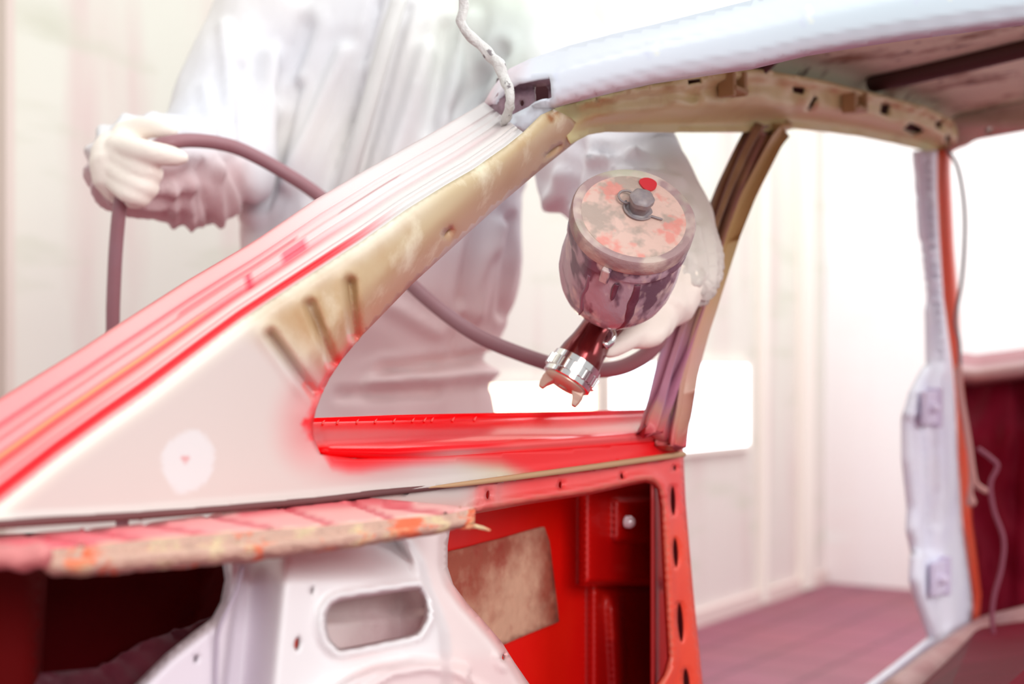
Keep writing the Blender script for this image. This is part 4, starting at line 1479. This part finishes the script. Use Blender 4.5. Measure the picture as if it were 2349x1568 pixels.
LSp = [pxof(p) for p in LS]
RSp = [pxof(p) for p in RS]
folds_l = [((515, 60), (535, 330), 15, .010), ((550, 150), (548, 350), 12, -.010), ((470, 200), (500, 400), 12, .007), ((430, 400), (440, 520), 9, .011), ((462, 380), (480, 520), 9, -.012), ((500, 380), (505, 520), 9, .012),
           ((525, 370), (560, 470), 9, -.009), ((395, 430), (400, 520), 8, .010)]
folds_b = [((900, 0), (780, 480), 13, .010), ((868, 0), (745, 470), 11, -.009), ((935, 20), (820, 420), 12, -.006), ((620, 130), (580, 500), 22, .012), ((680, 200), (600, 470), 14, -.010), ((790, 120), (660, 420), 20, .010), ((840, 180), (720, 460), 16, -.008),
           ((700, 60), (640, 220), 22, -.009), ((980, 120), (900, 380), 22, .010), ((1020, 60), (990, 300), 18, -.009), ((1080, 40), (1000, 330), 18, .009), ((1150, 120), (1050, 260), 20, -.009), ((1140, 520), (1090, 720), 18, .012), ((1100, 480), (1060, 690), 14, -.011), ((1175, 500), (1150, 720), 12, -.007),
           ((880, 850), (1120, 818), 15, -.013), ((850, 880), (1130, 858), 15, .010), ((780, 905), (1000, 900), 14, -.006), ((900, 700), (1000, 760), 20, .006), ((1130, 600), (1040, 800), 16, -.007)]
folds_r = [((1330, 330), (1300, 460), 16, -.014), ((1290, 400), (1250, 520), 16, .012), ((1360, 370), (1460, 360), 13, .014), ((1380, 345), (1500, 385), 12, -.013), ((1410, 392), (1560, 420), 12, .010), ((1500, 470), (1600, 500), 14, -.008), ((1555, 600), (1605, 620), 7, -.008), ((1552, 640), (1600, 650), 7, .007), ((1555, 570), (1606, 585), 7, .006),
           ((1210, 420), (1330, 480), 16, .008)]


def suit_d(co, n):
    px, py = pxof(co)
    v = 0.006 * noise.noise(co * 9) + 0.004 * noise.noise(Vector((co.x * 24, co.y * 24, co.z * 9)))
    if n.y < 0.35:
        dl = dpoly(px, py, LSp[1:])
        dr = dpoly(px, py, RSp[1:])
        if px < 565:
            fs = folds_l
        elif px > 1190:
            fs = folds_r
        else:
            fs = folds_b
        for a, b, s, amp in fs:
            d = dseg(px, py, a, b)
            if d < s * 3:
                v += (1.5 if fs is folds_b else (0.75 if fs is folds_l else 0.8)) * amp * (math.exp(-(d / s) ** 2) - 0.25 * math.exp(-((d - 1.6 * s) / s) ** 2))
    # gathered elastic cuffs
    for c, ax in ((LS[-1], (LS[-1] - LS[-2]).normalized()), (RS[-1], (RS[-1] - RS[-2]).normalized())):
        q = co - c
        if q.length < 0.16:
            s = q.dot(ax)
            if -0.12 < s:
                rad = q - ax * s
                u_, v_ = frame_of(ax)[1:]
                th = math.atan2(rad.dot(v_), rad.dot(u_))
                v += 0.0045 * math.sin(11 * th + 2 * math.sin(30 * s)) * sst(-0.11, -0.02, s)
    return v


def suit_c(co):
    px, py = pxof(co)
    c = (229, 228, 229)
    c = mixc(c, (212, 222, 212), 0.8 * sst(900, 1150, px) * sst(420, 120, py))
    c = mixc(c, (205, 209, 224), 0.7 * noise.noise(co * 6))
    c = mixc(c, (246, 243, 248), sst(1190, 1290, px))  # window light on the right sleeve, painted into the colour
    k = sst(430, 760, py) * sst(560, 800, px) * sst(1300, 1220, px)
    c = mixc(c, (238, 208, 206), 0.85 * k)                                          # pinkish shade of the lower suit painted on the belly
    c = mixc(c, (226, 196, 196), 0.8 * sst(300, 420, py) * sst(600, 540, px))          # the same shade painted on the raised sleeve
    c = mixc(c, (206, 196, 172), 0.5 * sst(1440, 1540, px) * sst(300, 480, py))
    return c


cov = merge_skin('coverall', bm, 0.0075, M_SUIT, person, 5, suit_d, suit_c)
# zip flap down the chest
zp = [(918, -10), (890, 80), (862, 180), (835, 280), (806, 380), (786, 460), (770, 560)]


def front_y(px, py):
    """nearest suit vertex in view of this ray"""
    best = None
    for v in cov.data.vertices:
        if v.co.y < 2.2 and abs(v.co.x - (px - CX) / FPX * v.co.y) < 0.014 and abs(v.co.z - CAMZ - (HY - py) / FPX * v.co.y) < 0.014:
            if best is None or v.co.y < best:
                best = v.co.y
    return best or 2.02


rows = []
for (x, y) in zp:
    Yf = front_y(x, y)
    rows.append((x, y, Yf - 0.004))
rows = [Vector(r) for r in catmull(rows, 5)]
rails = [[W(r.x - 20, r.y, r.z + 0.004) for r in rows], [W(r.x - 17, r.y, r.z - 0.006) for r in rows], [W(r.x, r.y, r.z - 0.009) for r in rows], [W(r.x + 16, r.y, r.z - 0.006) for r in rows], [W(r.x + 20, r.y, r.z + 0.004) for r in rows]]
fl = loft('zip_flap', rails, M_SUIT, cov, 0.003, [(216, 215, 213)] * (5 * len(rows)))
# hood, outside the frame
bm = bmesh.new()
rows_h = []
for k in range(9):
    a = k / 8
    rows_h.append([])
hood = bmesh.new()
add_tube(hood, [hc + Vector((0, 0.05, -0.14)), hc + Vector((0, 0.035, -0.06)), hc + Vector((0, 0.03, 0.02)), hc + Vector((0, 0.03, 0.085))], [0.098, 0.104, 0.106, 0.088], 24)
merge_skin('hood', hood, 0.009, M_SUIT, person, 4, None, lambda c: (232, 232, 234))
for s in (-1, 1):
    bm = bmesh.new()
    x = bodyc.x + s * 0.12
    add_tube(bm, [(x, YB + 0.04, 0.045), (x, YB - 0.05, 0.045), (x + s * 0.01, YB - 0.16, 0.036)], [0.045, 0.045, 0.034], 14)
    add_tube(bm, [(x, YB + 0.02, 0.05), (x, YB + 0.02, 0.12)], [0.05, 0.055], 14)
    merge_skin('boot', bm, 0.007, M_RUBBER, person, 3)

# left glove, a loose fist round the hose with the first finger laid along it
bm = bmesh.new()
add_tube(bm, [W(308, 384, 1.79), W(296, 380, 1.755), W(280, 372, 1.735)], [0.040, 0.040, 0.038], 18)
add_tube(bm, [W(258, 345, 1.735), W(262, 375, 1.725), W(268, 410, 1.725), W(280, 435, 1.73)], [0.026, 0.030, 0.029, 0.023], 16)
add_tube(bm, [W(290, 330, 1.735), W(292, 370, 1.725), W(294, 410, 1.725)], [0.025, 0.030, 0.026], 16)
add_tube(bm, catmull([W(268, 334, 1.712), W(312, 343, 1.686), W(352, 351, 1.678), W(398, 359, 1.680), W(422, 363, 1.682)], 4), [0.0150, 0.0150, 0.0148, 0.0147, 0.0146, 0.0145, 0.0144, 0.0142, 0.0140, 0.0138, 0.0134, 0.0128, 0.0122, 0.0112, 0.0102, 0.0090, 0.0075], 14)
add_tube(bm, catmull([W(282, 310, 1.745), W(325, 294, 1.728), W(362, 293, 1.716), W(396, 301, 1.712)], 4), [0.0165, 0.016, 0.0155, 0.015, 0.0142, 0.0138, 0.0134, 0.0130, 0.0128, 0.0124, 0.0118, 0.0105, 0.0085], 14)
for (ax, ay, bx, by, cx, cy, dx, dy, r) in ((258, 352, 318, 388, 352, 398, 330, 418, .0132), (252, 380, 306, 420, 342, 432, 318, 446, .0130), (254, 410, 294, 444, 326, 455, 300, 462, .0115)):
    add_tube(bm, catmull([W(ax, ay, 1.712), W(bx, by, 1.688), W(cx, cy, 1.694), W(dx, dy, 1.712)], 4), [r * 1.05] * 5 + [r] * 4 + [r * .92] * 3 + [r * .8], 14)
g = merge_skin('glove', bm, 0.0030, M_GLOVE, person, 5)
# right glove on the grip
bm = bmesh.new()
add_tube(bm, [W(1566, 630, 1.59), W(1552, 660, 1.578), W(1530, 692, 1.565)], [0.030, 0.031, 0.033], 16)
add_tube(bm, [W(1530, 660, 1.56), W(1520, 695, 1.552), W(1500, 735, 1.548)], [0.026, 0.030, 0.024], 16)
add_tube(bm, catmull([W(1506, 706, 1.535), W(1474, 752, 1.508), W(1430, 782, 1.485), W(1394, 806, 1.472)], 4), [0.0150, 0.0148, 0.0146, 0.0144, 0.0142, 0.0138, 0.0134, 0.013, 0.0124, 0.0118, 0.011, 0.0098, 0.008], 14)
add_tube(bm, catmull([W(1520, 722, 1.535), W(1496, 766, 1.512), W(1450, 772, 1.500), W(1412, 772, 1.512)], 4), [0.0145] * 5 + [0.0135] * 5 + [0.012, 0.011, 0.009], 14)
add_tube(bm, catmull([W(1530, 716, 1.545), W(1514, 752, 1.530), W(1478, 756, 1.520), W(1448, 748, 1.530)], 4), [0.014] * 5 + [0.0125] * 5 + [0.011, 0.010, 0.009], 14)
add_tube(bm, catmull([W(1536, 700, 1.56), W(1530, 732, 1.548), W(1508, 738, 1.540), W(1484, 730, 1.548)], 4), [0.0125] * 5 + [0.0115] * 5 + [0.010, 0.009, 0.008], 14)
add_tube(bm, catmull([W(1512, 670, 1.56), W(1470, 690, 1.55), W(1430, 712, 1.535), W(1402, 732, 1.525)], 4), [0.0165] * 4 + [0.015] * 4 + [0.0135] * 3 + [0.012, 0.009], 14)
merge_skin('glove', bm, 0.0030, M_GLOVE, person, 5)
